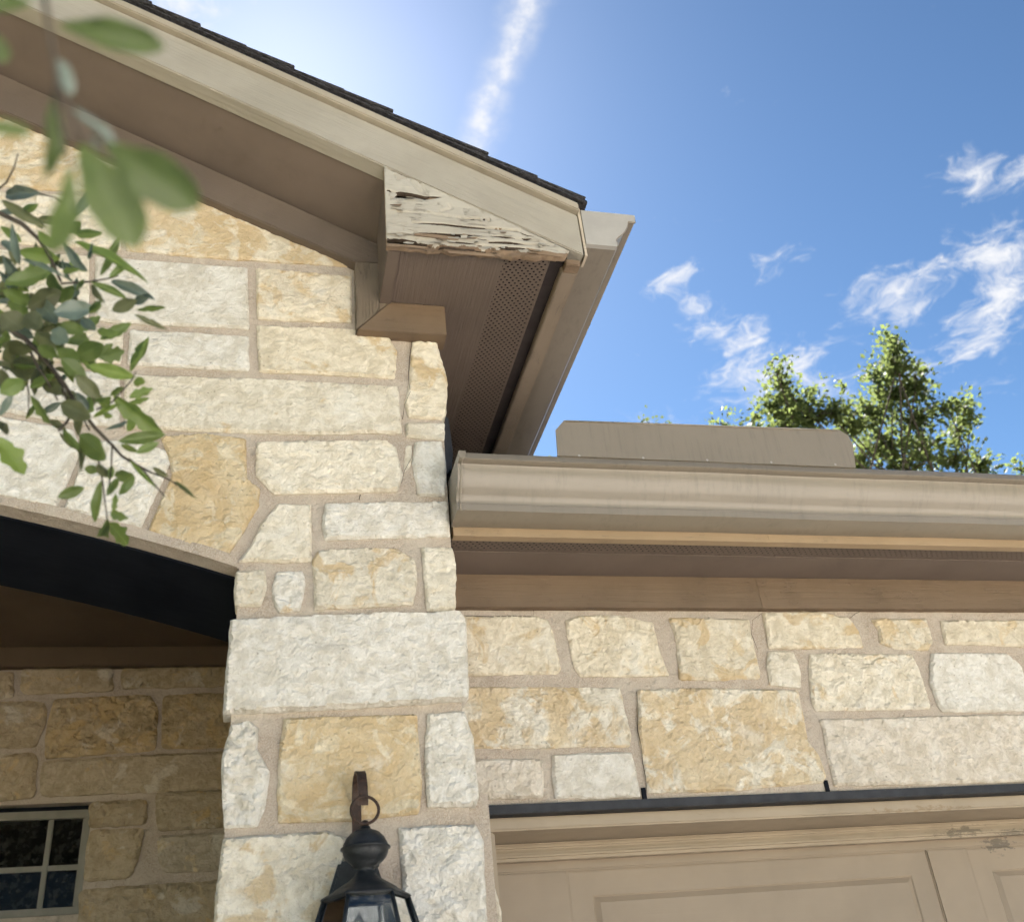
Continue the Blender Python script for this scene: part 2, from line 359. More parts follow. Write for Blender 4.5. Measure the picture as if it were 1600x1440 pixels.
def stain(mat, boxes, col, sc, thr, st):
    """wear or mildew patches of their own shape at given places on the house"""
    nt = mat.node_tree; N = NT(nt); b = [n for n in nt.nodes if n.type == 'BSDF_PRINCIPLED'][0]
    g = N.n('ShaderNodeNewGeometry'); src = b.inputs['Base Color'].links[0].from_socket
    msk = None
    for c, r in boxes:
        d = N.n('ShaderNodeVectorMath', operation='LENGTH')
        nt.links.new(N.vadd(N.vadd(g.outputs['Position'], c, 'SUBTRACT'), r, 'DIVIDE'), d.inputs[0])
        m = N.math('SUBTRACT', 1.0, d.outputs['Value'], clamp=True); msk = m if msk is None else N.math('MAXIMUM', msk, m)
    n = N.noise(N.mapping(g.outputs['Position'], (.55, 1, 1)), sc, 6, .7)
    k = N.math('MULTIPLY', N.ramp(N.math('ADD', n, N.math('MULTIPLY', msk, .35)), thr, thr+.10), N.ramp(msk, 0, .3))
    nt.links.new(N.mix(N.math('MULTIPLY', k, st), src, col), b.inputs['Base Color'])
M_PERF = mat_perforated(); M_GUT = mat_gutter()
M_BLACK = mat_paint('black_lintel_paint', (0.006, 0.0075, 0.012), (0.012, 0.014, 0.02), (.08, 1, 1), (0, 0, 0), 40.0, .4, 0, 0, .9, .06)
M_STEEL = mat_plain('dark_steel_paint', (0.022, 0.022, 0.026), .55, 0, .4, .5, 30.0, .25)
M_SHING = mat_plain('asphalt_shingle', (0.030, 0.029, 0.033), .95, 0, .1, .9, 90.0, .9)
M_DARKWOOD = mat_plain('dark_rotted_wood', (0.045, 0.033, 0.025), .95, 0, .1, .6, 40.0, .8)
M_BARE = mat_paint('bare_rotten_wood', (0.30, 0.215, 0.145), (0.16, 0.11, 0.075), (.05, 1, 1), (0, 0, 0), 90.0, 1.0, .7, .4, .9)
M_IRON = mat_plain('black_lantern_metal', (0.016, 0.018, 0.021), .5, .3, .5, .5, 60.0, .3)
M_RUST = mat_plain('rusty_bronze', (0.040, 0.024, 0.018), .6, .3, .4, .5, 70.0, .4, rust=(.085, .042, .026))
M_LGLASS = mat_glass('lantern_glass', (.80, .84, .86), .10, .35)
M_WGLASS = mat_glass('window_glass', (.05, .05, .055), .0, .10, .16)
M_WFRAME = mat_plain('window_frame_vinyl', (0.21, 0.195, 0.16), .5, 0, .4, .15, 20.0, .05)
M_BULB = mat_plain('candle_sleeve', (0.62, 0.58, 0.5), .5, 0, .4, .1, 20.0, .05)
M_CEIL = mat_paint('porch_ceiling_paint', (0.13, 0.090, 0.058), None, (.05, 1, 1), (0, 0, 0), 30.0, .1, 0, .1, .7)
M_PSTONE = M_STONE
M_BARK = mat_plain('bark', (0.05, 0.042, 0.034), .9, 0, .2, .7, 30.0, .8)
M_CONC = mat_plain('concrete', (0.55, 0.525, 0.485), .9, 0, .2, .15, 3.0, .3)
M_ROAD = mat_plain('road_surface', (0.16, 0.15, 0.14), .9, 0, .2, .2, 3.0, .3)
M_CHAN = mat_plain('dark_channel_paint', (0.045, 0.036, 0.034), .7, 0, .2, .3, 12.0, .1)
M_PFLOOR = mat_plain('stained_porch_floor', (0.07, 0.052, 0.04), .7, 0, .3, .2, 4.0, .2)
M_GRASS = mat_plain('grass', (0.115, 0.105, 0.05), .9, 0, .2, .5, 4.0, .6)
M_LEAF = [mat_leaf('leaf_green', (0.12, 0.175, 0.052), (0.46, 0.58, 0.14)), mat_leaf('leaf_olive', (0.12, 0.13, 0.065), (0.28, 0.30, 0.12)),
          mat_leaf('leaf_bluish', (0.16, 0.21, 0.18), (0.2, 0.26, 0.17), .22, 1.0), mat_leaf('leaf_bright', (0.14, 0.21, 0.05), (0.5, 0.6, 0.13)),  # bluish leaf: sky reflection put into the colour, besides the pale underside
          mat_leaf('leaf_near', (0.115, 0.16, 0.05), (0.36, 0.46, 0.12))]
M_TLEAF = mat_leaf('tree_leaf', (0.045, 0.062, 0.026), (0.15, 0.19, 0.06), .6, .12)

# ------------------------------------------------------------------ object helpers
def link(o): COL.objects.link(o); return o
WORLD_ORIGIN = {}
def empty(name, loc, label=None, cat=None, group=None, parent=None):
    o = link(bpy.data.objects.new(name, None)); o.empty_display_size = .1
    place(o, Vector(loc), parent)
    if label: o['label'] = label
    if cat: o['category'] = cat
    if group: o['group'] = group
    return o
def place(o, wloc, parent):
    WORLD_ORIGIN[o.name] = Vector(wloc)
    if parent is not None:
        o.parent = parent; o.location = Vector(wloc) - WORLD_ORIGIN[parent.name]
    else: o.location = wloc
def mesh_obj(name, verts, faces, mat, parent=None, origin=None, smooth=False, label=None):
    """verts are given in world space; the object's own origin is put at `origin` (or the middle of the mesh)"""
    V = np.array([tuple(v) for v in verts], float)
    org = Vector(origin) if origin is not None else Vector(((V.min(0)+V.max(0))/2).tolist())
    me = bpy.data.meshes.new(name)
    me.from_pydata((V-np.array(org)).tolist(), [], [list(f) for f in faces]); me.update()
    if smooth: me.polygons.foreach_set('use_smooth', [True]*len(me.polygons))
    me.materials.append(mat)
    o = link(bpy.data.objects.new(name, me)); place(o, org, parent)
    if label: o['label'] = label
    return o
def fix_normals(o):
    bm = bmesh.new(); bm.from_mesh(o.data); bmesh.ops.recalc_face_normals(bm, faces=bm.faces); bm.to_mesh(o.data); bm.free(); return o
def bevel(o, w, seg=2):
    bm = bmesh.new(); bm.from_mesh(o.data)
    bmesh.ops.recalc_face_normals(bm, faces=bm.faces)
    es = [e for e in bm.edges if len(e.link_faces) == 2 and e.calc_face_angle(0) > .6]
    bmesh.ops.bevel(bm, geom=es, offset=w, segments=seg, affect='EDGES', clamp_overlap=True)
    bm.to_mesh(o.data); bm.free(); return o
def prism(name, poly, y0, y1, mat, parent, bev=0.0, label=None, origin=None):
    """polygon in (x, z), extruded from y0 to y1"""
    n = len(poly); v = [(p[0], y0, p[1]) for p in poly] + [(p[0], y1, p[1]) for p in poly]
    f = [list(range(n)), list(range(2*n-1, n-1, -1))] + [[i, i+n, (i+1) % n+n, (i+1) % n] for i in range(n)]
    o = mesh_obj(name, v, f, mat, parent, origin, label=label); fix_normals(o)
    if bev: bevel(o, bev)
    return o
def box(name, a, b, mat, parent, bev=0.0, label=None):
    return prism(name, [(a[0], a[2]), (b[0], a[2]), (b[0], b[2]), (a[0], b[2])], a[1], b[1], mat, parent, bev, label)
def sweep_x(name, prof, x0, x1, mat, parent, smooth=False, closed=False, label=None, segs=1, wob=0.0):
    """profile in (y, z) swept along x"""
    n = len(prof); v = []; f = []
    for k in range(segs+1):
        x = x0+(x1-x0)*k/segs
        for (y, z) in prof:
            v.append((x, y + wob*math.sin(k*1.7), z + wob*math.sin(k*2.3+1)))
    for k in range(segs):
        for i in range(n if closed else n-1):
            j = (i+1) % n; f.append([k*n+i, k*n+j, (k+1)*n+j, (k+1)*n+i])
    return mesh_obj(name, v, f, mat, parent, smooth=smooth, label=label)
def sweep_y(name, prof, y0, y1, mat, parent, smooth=False, closed=False, label=None):
    n = len(prof); v = [(x, y0, z) for x, z in prof] + [(x, y1, z) for x, z in prof]
    f = [[i, (i+1) % n, (i+1) % n+n, i+n] for i in range(n if closed else n-1)]
    return mesh_obj(name, v, f, mat, parent, smooth=smooth, label=label)
def lathe(name, prof, c, mat, parent, seg=32, smooth=True):
    v = []; f = []
    for r, z in prof:
        for k in range(seg):
            a = 2*math.pi*k/seg; v.append((c[0]+r*math.cos(a), c[1]+r*math.sin(a), z))
    for i in range(len(prof)-1):
        for k in range(seg):
            f.append([i*seg+k, i*seg+(k+1) % seg, (i+1)*seg+(k+1) % seg, (i+1)*seg+k])
    return fix_normals(mesh_obj(name, v, f, mat, parent, smooth=smooth))
def tube_verts(path, radii, seg=8):
    v = []; f = []; path = [Vector(p) for p in path]; prev = None
    for i, p in enumerate(path):
        t = (path[min(i+1, len(path)-1)] - path[max(i-1, 0)]).normalized()
        a = (prev - t*prev.dot(t)).normalized() if prev is not None and (prev - t*prev.dot(t)).length > 1e-6 else t.orthogonal().normalized()
        prev = a; b = t.cross(a); r = radii[i] if hasattr(radii, '__len__') else radii
        for k in range(seg):
            an = 2*math.pi*k/seg; v.append(p + a*(r*math.cos(an)) + b*(r*math.sin(an)))
    for i in range(len(path)-1):
        for k in range(seg):
            f.append([i*seg+k, i*seg+(k+1) % seg, (i+1)*seg+(k+1) % seg, (i+1)*seg+k])
    f.append(list(range(seg))[::-1]); f.append([(len(path)-1)*seg+k for k in range(seg)])
    return v, f
def tube(name, path, radii, mat, parent, seg=8):
    v, f = tube_verts(path, radii, seg)
    return mesh_obj(name, v, f, mat, parent, smooth=True)

# ------------------------------------------------------------------ polygon sheets (stones, mortar, boards)
def poly_area(P): return .5*np.sum(P[:, 0]*np.roll(P[:, 1], -1)-np.roll(P[:, 0], -1)*P[:, 1])
def round_poly(P, r):
    n = len(P); out = []
    for i in range(n):
        p = P[i]; a = P[i-1]; b = P[(i+1) % n]
        la = np.linalg.norm(a-p); lb = np.linalg.norm(b-p)
        ra = min(r, la*.35); rb = min(r, lb*.35)
        q0 = p+(a-p)/max(la, 1e-9)*ra; q1 = p+(b-p)/max(lb, 1e-9)*rb
        out += [q0, .25*q0+.5*p+.25*q1, q1]
    return np.array(out)
def resample(P, sp):
    out = []
    n = len(P)
    for i in range(n):
        a, b = P[i], P[(i+1) % n]; L = np.linalg.norm(b-a); k = max(1, int(round(L/sp)))
        for j in range(k): out.append(a+(b-a)*j/k)
    return np.array(out)
def inside(P, X, Z):
    r = np.zeros(len(X), bool); n = len(P); j = n-1
    for i in range(n):
        xi, zi = P[i]; xj, zj = P[j]
        c = ((zi > Z) != (zj > Z)); t = (xj-xi)*(Z-zi)/((zj-zi) if zj != zi else 1e-12)+xi
        r ^= c & (X < t); j = i
    return r
def edge_dist(P, X, Z):
    d = np.full(len(X), 1e9); n = len(P)
    for i in range(n):
        a = P[i]; b = P[(i+1) % n]; e = b-a; L2 = max(e@e, 1e-12)
        t = np.clip(((X-a[0])*e[0]+(Z-a[1])*e[1])/L2, 0, 1)
        d = np.minimum(d, np.hypot(X-a[0]-t*e[0], Z-a[1]-t*e[1]))
    return d
def cdt(boundary, pts, holes=()):
    B = [boundary]+list(holes); vs = []; ed = []
    for b in B:
        k = len(vs); vs += [tuple(p) for p in b]; ed += [(k+i, k+(i+1) % len(b)) for i in range(len(b))]
    vs += [tuple(p) for p in pts]
    ov, oe, of, *_ = delaunay_2d_cdt([Vector(p) for p in vs], ed, [], 1, 1e-6)
    V = np.array([tuple(p) for p in ov]); F = [list(f) for f in of]
    cen = np.array([V[f].mean(0) for f in F])
    ok = inside(boundary, cen[:, 0], cen[:, 1])
    for h in holes: ok &= ~inside(h, cen[:, 0], cen[:, 1])
    return V, [f for f, k in zip(F, ok) if k]
def loop_ids(V, loop):
    return [int(np.argmin((V[:, 0]-p[0])**2+(V[:, 1]-p[1])**2)) for p in loop]
def grid_pts(P, sp, holes=(), margin=.55):
    lo = P.min(0); hi = P.max(0)
    X, Z = np.meshgrid(np.arange(lo[0], hi[0], sp), np.arange(lo[1], hi[1], sp*.87))
    X = X+(np.arange(X.shape[0]) % 2)[:, None]*sp*.5
    X = X.ravel()+rng.uniform(-.2, .2, X.size)*sp; Z = Z.ravel()+rng.uniform(-.2, .2, Z.size)*sp
    k = inside(P, X, Z); X, Z = X[k], Z[k]
    k = edge_dist(P, X, Z) > sp*margin
    for h in holes:
        k &= ~inside(h, X, Z)
        k &= edge_dist(h, X, Z) > sp*margin*.6
    return np.stack([X[k], Z[k]], 1)

STONE_SEED = [0]
def stone(parent, poly, Y, col, rough=.5, patch=.2, proud=.012, sp=.0058, back=.06, rnd=.0045, jit=.0020, grow=.0022):
    """one split-faced limestone block: traced outline, chipped arris, hewn face, sides running back into the mortar"""
    STONE_SEED[0] += 1; sd_ = STONE_SEED[0]*7
    P = np.array(poly, float)
    if poly_area(P) < 0: P = P[::-1]
    P = resample(round_poly(P, rnd), sp)
    nx = fbm(P[:, 0]+sd_, P[:, 1], 28, 3, sd_); nz = fbm(P[:, 0]+sd_, P[:, 1], 28, 3, sd_+5)
    nx2 = fbm(P[:, 0]+sd_, P[:, 1], 95, 2, sd_+61); nz2 = fbm(P[:, 0]+sd_, P[:, 1], 95, 2, sd_+67)
    cen_ = P.mean(0); dv = P-cen_; P = P+dv/np.maximum(np.linalg.norm(dv, axis=1)[:, None], 1e-6)*grow
    P = P+np.stack([nx, nz], 1)*jit*1.6+np.stack([nx2, nz2], 1)*.0018
    Q = grid_pts(P, sp)
    V, F = cdt(P, Q)
    X, Z = V[:, 0], V[:, 1]; d = edge_dist(P, X, Z)
    s = np.clip(d/(.0022+.0042*(fbm(X+sd_, Z, 22, 2, sd_+3)+.15).clip(0, 1.2)), 0, 1)
    rough *= (.65, 1.0, .8, 1.25)[STONE_SEED[0] % 4]
    big = fbm(X+sd_, Z, 6, 2, sd_+9); wx = X+.03*fbm(X, Z, 14, 2, sd_+70); wz = Z+.03*fbm(X, Z, 14, 2, sd_+77)
    rid = np.abs(fbm(wx+sd_, wz*1.3, 15, 3, sd_+21)); rid2 = np.abs(fbm(wx+sd_, wz*1.2, 34, 3, sd_+25, .6))
    tn = (fbm(wx+sd_, wz*1.5, 9, 4, sd_+41, .55)+1)*4.0; terr = (np.floor(tn)+np.clip((tn-np.floor(tn))*5-2, 0, 1))/4.0-1
    fine = fbm(X, Z+sd_, 75, 3, sd_+33, .65)
    h = proud*.8 + rough*(.008*big + .015*(rid-.25) + .015*terr + .007*(rid2-.2) + .0085*fine)
    h = np.maximum(h, .0008)
    y = Y - h*(.30+.70*s)
    verts = [(X[i], y[i], Z[i]) for i in range(len(X))]
    # skirt
    n0 = len(verts); ids = loop_ids(V, P)
    faces = [f for f in F]
    for p in P: verts.append((p[0], Y+back, p[1]))
    n = len(P)
    for i in range(n):
        if ids[i] != ids[(i+1) % n]: faces.append([ids[i], n0+i, n0+(i+1) % n, ids[(i+1) % n]])
    o = mesh_obj('stone', verts, faces, M_STONE, parent, smooth=False)
    fix_normals(o)
    k = .94+.12*random.random()
    o.color = (col[0]*k, col[1]*k, col[2]*k, patch)
    return o
WHITE = (0.765, 0.73, 0.665); CREAM = (0.745, 0.685, 0.575); BUFF = (0.725, 0.65, 0.52); OCHRE = (0.71, 0.62, 0.46); GREY = (0.715, 0.68, 0.615); ROSE = (0.725, 0.655, 0.56)

def px_poly(pts, Y): return [(q.x, q.z) for q in (onY(x, y, Y) for x, y in pts)]

# ================================================================== the house
YA = 2.20        # face of the porch gable and its pier
YG = 2.445        # face of the garage wall
YP = 4.40        # back wall of the porch
YR = 1.93        # front of the rake board
ZC = CAMZ
house = empty('stone_house', (0.2, 2.3, 0.0), 'limestone house corner with rotted gable return, porch arch and garage door', 'house')
XR = -1.75       # ridge line
def arch_z(x): return ZC+1.360-.1*(x+1.75)**2

# --- gable wall: mortar body with arch opening
xl, xr = -3.43, -.060
outline = [(.440, 0.0), (.440, ZC+1.90), (.10, ZC+2.25), (XR, ZC+3.17), (-3.6, ZC+2.25), (-3.95, ZC+1.90), (-3.95, 0), (xl, 0), (xl, arch_z(xl))]
outline += [(x, arch_z(x)) for x in np.linspace(xl, xr, 40)[1:]] + [(xr, 0)]
GP = resample(np.array(outline), .05)
if poly_area(GP) < 0: GP = GP[::-1]
Q = grid_pts(GP, .022); V, F = cdt(GP, Q)
ym = YA+.0015+.0045*fbm(V[:, 0], V[:, 1], 8, 3, 77)+.003*fbm(V[:, 0], V[:, 1], 40, 2, 78)
n = len(V); vv = [(V[i, 0], ym[i], V[i, 1]) for i in range(n)]
ids = loop_ids(V, GP)
vv += [(p[0], 2.64, p[1]) for p in GP]; m = len(GP)
ff = F+[[ids[i], n+i, n+(i+1) % m, ids[(i+1) % m]] for i in range(m)] + [[n+i for i in range(m)]]
gable = mesh_obj('gable_wall', vv, ff, M_MORTAR, house); fix_normals(gable)

A_ST = [  # px outline, colour, roughness, iron staining, proud
 ([(199, 392), (197, 330), (202, 262), (320, 306), (500, 381), (549, 403), (548, 418), (500, 414), (344, 404)], BUFF, .30, .42, .010),
 ([(-60, 60), (10, 160), (66, 182), (190, 243), (188, 300), (60, 296), (-60, 285)], BUFF, .5, .40, .008),
 ([(-60, 297), (62, 306), (187, 312), (187, 391), (60, 383), (-60, 372)], CREAM, .7, .15, .012),
 ([(150, 402), (226, 409), (385, 420), (389, 514), (174, 504), (150, 500)], GREY, .25, .08, .010),
 ([(-60, 388), (60, 396), (138, 402), (138, 500), (-60, 486)], CREAM, .5, .1, .012),
 ([(401, 421), (548, 433), (549, 504), (403, 499)], BUFF, .55, .25, .011),
 ([(205, 517), (388, 527), (388, 580), (201, 570)], WHITE, .25, .05, .012),
 ([(-60, 500), (60, 507), (192, 516), (188, 569), (60, 563), (-60, 553)], CREAM, .5, .1, .012),
 ([(402, 510), (545, 516), (607, 530), (619, 551), (616, 592), (504, 585), (406, 582)], BUFF, .28, .22, .012),
 ([(643, 536), (681, 536), (690, 566), (698, 600), (697, 645), (690, 656), (640, 652), (632, 628), (640, 600)], BUFF, .6, .2, .012),
 ([(635, 663), (694, 662), (693, 688), (672, 686), (635, 684)], CREAM, .3, .1, .010),
 ([(196, 585), (226, 588), (400, 594), (621, 605), (627, 678), (492, 679), (300, 674), (197, 670)], CREAM, .42, .12, .013),
 ([(-60, 568), (60, 577), (186, 585), (186, 668), (60, 652), (-60, 630)], WHITE, .5, .05, .012),
 ([(-90, 636), (20, 657), (112, 673), (126, 702), (87, 795), (0, 777), (-90, 758)], WHITE, .40, .04, .016),
 ([(143, 692), (200, 690), (258, 706), (265, 724), (219, 825), (165, 811), (101, 797)], WHITE, .55, .16, .016),
 ([(250, 684), (320, 680), (384, 688), (384, 748), (405, 765), (403, 792), (370, 845), (352, 871), (300, 855), (232, 832), (270, 742), (264, 715)], OCHRE, .8, .42, .016),
 ([(402, 692), (603, 690), (618, 701), (629, 746), (619, 768), (428, 772), (418, 762), (401, 744)], CREAM, .5, .10, .015),
 ([(648, 692), (690, 692), (696, 724), (696, 776), (653, 775), (645, 724)], GREY, .3, .02, .013),
 ([(634, 699), (643, 697), (641, 728), (632, 738)], CREAM, .2, .1, .006),
 ([(434, 789), (485, 790), (487, 877), (373, 878), (396, 848), (409, 819)], CREAM, .45, .08, .014),
 ([(509, 788), (698, 785), (702, 838), (508, 844), (504, 819)], WHITE, .35, .08, .014),
 ([(488, 877), (500, 861), (619, 858), (648, 877), (650, 912), (645, 944), (492, 953), (491, 912)], CREAM, .6, .26, .015),
 ([(658, 856), (706, 858), (712, 883), (710, 953), (667, 955), (664, 909)], CREAM, .35, .10, .014),
 ([(369, 894), (413, 892), (416, 902), (415, 922), (407, 947), (369, 947), (367, 922)], CREAM, .7, .2, .015),
 ([(433, 896), (472, 893), (477, 915), (468, 953), (437, 958), (428, 941), (427, 915)], WHITE, .6, .16, .014),
 ([(361, 970), (718, 957), (726, 974), (731, 1079), (728, 1096), (350, 1117), (354, 1052)], WHITE, .5, .03, .030),
 ([(361, 1134), (388, 1129), (403, 1140), (401, 1171), (420, 1209), (415, 1256), (401, 1290), (350, 1292), (347, 1188)], WHITE, .9, .03, .020),
 ([(444, 1123), (650, 1117), (652, 1154), (658, 1239), (652, 1270), (548, 1280), (435, 1285), (435, 1202)], OCHRE, .75, .42, .016),
 ([(667, 1117), (725, 1113), (737, 1154), (747, 1243), (745, 1258), (668, 1260), (664, 1190)], WHITE, .6, .03, .018),
 ([(350, 1311), (514, 1300), (540, 1312), (534, 1370), (522, 1490), (332, 1500), (338, 1400)], CREAM, .7, .20, .020),
 ([(623, 1294), (743, 1290), (754, 1317), (759, 1440), (760, 1500), (636, 1500), (629, 1358)], WHITE, .6, .05, .020),
]
for pts, c, r, pt, pr in A_ST: stone(gable, px_poly(pts, YA), YA, c, r, pt, pr, back=.045)
def courses(parent, x0, x1, z0, z1, Y, seed, lowf=None, highf=None, sp=.02, hs=(.10, .19)):
    rr = random.Random(seed); z = z0
    while z < z1-.05:
        h = rr.uniform(*hs); zt = min(z+h, z1); x = x0+rr.uniform(-.05, .05)
        while x < x1-.03:
            w = rr.uniform(.16, .5); xe = min(x+w, x1)
            p = [[x+.009, z+.009], [xe-.009, z+.009], [xe-.009, zt-.009], [x+.009, zt-.009]]
            if lowf:
                for k in (0, 1): p[k][1] = max(p[k][1], lowf(p[k][0])+.02)
            if highf:
                for k in (2, 3): p[k][1] = min(p[k][1], highf(p[k][0])-.01)
            if p[3][1]-p[0][1] > .045 and p[2][1]-p[1][1] > .045 and xe-x > .06:
                c = rr.choice([WHITE, CREAM, CREAM, BUFF, OCHRE])
                stone(parent, p, Y, c, rr.uniform(.3, .8), .4 if c is OCHRE else rr.uniform(.03, .25), .013, sp, .045)
            x = xe
        z = zt
rake_low = lambda x: ZC+2.16-.5*(abs(x-XR)-abs(.05-XR)) - .02
xcut = onY(-62, 500, YA).x
courses(gable, -3.43, xcut-.01, ZC+1.10, ZC+3.0, YA, 5, arch_z, rake_low, .022)
courses(gable, -3.94, -3.44, .05, ZC+1.86, YA, 6, None, None, .025)
zc2 = onY(450, 1505, YA).z
courses(gable, -.085, .462, .05, zc2-.012, YA, 8, None, None, .02)

# arch soffit: black painted lintel under the arch, and its thin mortar bed edge
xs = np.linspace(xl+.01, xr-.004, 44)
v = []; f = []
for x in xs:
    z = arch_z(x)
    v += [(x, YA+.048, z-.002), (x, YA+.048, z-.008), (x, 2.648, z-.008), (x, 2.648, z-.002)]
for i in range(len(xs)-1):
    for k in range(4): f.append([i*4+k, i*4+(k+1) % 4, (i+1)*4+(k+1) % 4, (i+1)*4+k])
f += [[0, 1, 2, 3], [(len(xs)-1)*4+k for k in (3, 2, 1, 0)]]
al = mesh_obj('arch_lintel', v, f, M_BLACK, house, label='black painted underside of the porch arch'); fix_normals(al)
v = []; f = []
for x in xs:
    z = arch_z(x)
    v += [(x, YA-.010+.004*vnoise([x*30], [0])[0], z-.0025), (x, YA-.012+.004*vnoise([x*22], [3])[0], z+.022+.006*vnoise([x*16], [9])[0]), (x, YA+.047, z+.024), (x, YA+.047, z-.0025)]
for i in range(len(xs)-1):
    for k in range(4): f.append([i*4+k, i*4+(k+1) % 4, (i+1)*4+(k+1) % 4, (i+1)*4+k])
fix_normals(mesh_obj('mortar_bed', v, f, M_MORTAR, house))
# --- porch: ceiling, back wall, side walls
zceil = onY(150, 1009.5, YP-.03).z
box('porch_ceiling', (-4.0, 2.65, zceil), (.44, YP+.1, zceil+.03), M_CEIL, house)
zfb = onY(150, 1040.5, YP-.03).z
box('porch_frieze', (-3.95, YP-.035, zfb), (.43, YP+.01, zceil-.002), M_CEIL, house, .003)
pw_out = np.array([(-3.95, 0), (.44, 0), (.44, zceil), (-3.95, zceil)])
wx0, wx1 = -1.35, onY(139, 1300, YP).x; wz1 = onY(70, 1254, YP).z; wz0 = onY(50, 1431, YP).z
win_hole = np.array([(wx0, wz0), (wx1, wz0), (wx1, wz1), (wx0, wz1)])
Pb = resample(pw_out, .06); Qp = grid_pts(Pb, .06, [win_hole]); Hb = resample(win_hole, .06)
V, F = cdt(Pb, Qp, [Hb]); ym = YP+.008+.005*fbm(V[:, 0], V[:, 1], 8, 3, 99)
porch = mesh_obj('porch_wall', [(V[i, 0], ym[i], V[i, 1]) for i in range(len(V))], F, M_MORTAR, house); fix_normals(porch)
v = []; f = []
for (x, z) in win_hole: v += [(x, YP+.008, z), (x, YP+.14, z)]
for i in range(4): f.append([2*i, 2*i+1, (2*i+3) % 8, (2*i+2) % 8])
fix_normals(mesh_obj('window_reveal', v, f, M_MORTAR, house))
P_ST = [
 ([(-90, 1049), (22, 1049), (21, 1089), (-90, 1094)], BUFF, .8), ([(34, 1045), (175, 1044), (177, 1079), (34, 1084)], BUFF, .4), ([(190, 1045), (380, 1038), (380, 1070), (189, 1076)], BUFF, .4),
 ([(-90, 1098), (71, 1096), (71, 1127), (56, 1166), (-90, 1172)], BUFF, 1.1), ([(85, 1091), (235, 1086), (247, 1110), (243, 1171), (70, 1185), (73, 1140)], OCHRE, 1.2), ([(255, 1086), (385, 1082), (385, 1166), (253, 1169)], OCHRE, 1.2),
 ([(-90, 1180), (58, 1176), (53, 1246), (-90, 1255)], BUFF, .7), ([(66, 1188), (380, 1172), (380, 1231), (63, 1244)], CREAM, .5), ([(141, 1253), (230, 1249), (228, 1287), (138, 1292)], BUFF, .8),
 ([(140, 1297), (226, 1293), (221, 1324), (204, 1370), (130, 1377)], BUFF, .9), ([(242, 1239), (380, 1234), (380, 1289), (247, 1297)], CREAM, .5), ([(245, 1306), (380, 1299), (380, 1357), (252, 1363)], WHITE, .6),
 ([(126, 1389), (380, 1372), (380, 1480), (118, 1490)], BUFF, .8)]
for pts, c, r in P_ST: stone(porch, px_poly(pts, YP), YP, tuple(q*w_ for q, w_ in zip(c, (.64, .58, .50))), r, .35 if c is OCHRE else .2, .016, .014, .03, .02, .005)  # darkened copies of the stone colours, porch shade put into them
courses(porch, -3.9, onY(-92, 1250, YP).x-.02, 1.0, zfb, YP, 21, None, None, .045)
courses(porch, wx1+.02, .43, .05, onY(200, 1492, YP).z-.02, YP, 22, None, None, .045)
box('porch_side_wall', (.36, 2.66, 0), (.44, YP+.2, zceil), M_MORTAR, house)
box('porch_side_wall', (-3.97, 2.66, 0), (-3.9, YP+.2, zceil), M_MORTAR, house)
box('porch_floor', (-3.95, 2.0, 0.0), (.44, YP, .10), M_PFLOOR, house)
# window
win = empty('window', ((wx0+wx1)/2, YP+.03, wz0), parent=house); win['label'] = 'porch window with pale grid bars and dark glass'
fy0, fy1 = YP+.030, YP+.085; fw = .032
ztop = wz1-.022
for a, b in (((wx0, wz0), (wx1, wz0+fw)), ((wx0, ztop-fw), (wx1, ztop)), ((wx0, wz0+fw), (wx0+fw, ztop-fw)), ((wx1-fw, wz0+fw), (wx1, ztop-fw))):
    box('frame', (a[0], fy0, a[1]), (b[0], fy1, b[1]), M_WFRAME, win, .004)
box('shadow_gap', (wx0, fy0+.03, ztop), (wx1, fy1, wz1), M_BLACK, win)  # solid black strip, painted in as the shade above the frame
ix0, ix1, iz0, iz1 = wx0+fw, wx1-fw, wz0+fw, ztop-fw
gx = [onY(74, 1320, fy0).x]; mw = .020; gx.append(ix0+ix1-gx[0])
gz = [onY(50, 1356, fy0).z]
for x in gx: box('muntin', (x-mw/2, fy0+.012, iz0), (x+mw/2, fy0+.034, iz1), M_WFRAME, win, .003)
X = [ix1]+gx+[ix0]; Zs = [iz1]+gz+[iz0]
for i, z in enumerate(gz):
    for k in range(len(X)-1):
        x1_ = X[k]-(mw/2 if k else 0); x0_ = X[k+1]+(mw/2 if k < len(X)-2 else 0)
        box('muntin', (x0_+.0005, fy0+.014, z-mw/2), (x1_-.0005, fy0+.032, z+mw/2), M_WFRAME, win)
for i in range(len(Zs)-1):
    for k in range(len(X)-1):
        box('pane', (X[k+1]-.004, fy0+.021, Zs[i+1]-.004), (X[k]+.004, fy0+.026, Zs[i]+.004), M_WGLASS, win)
box('room_behind', (wx0-.1, YP+.30, wz0-.1), (wx1+.1, YP+.34, wz1+.1), M_BLACK, house)

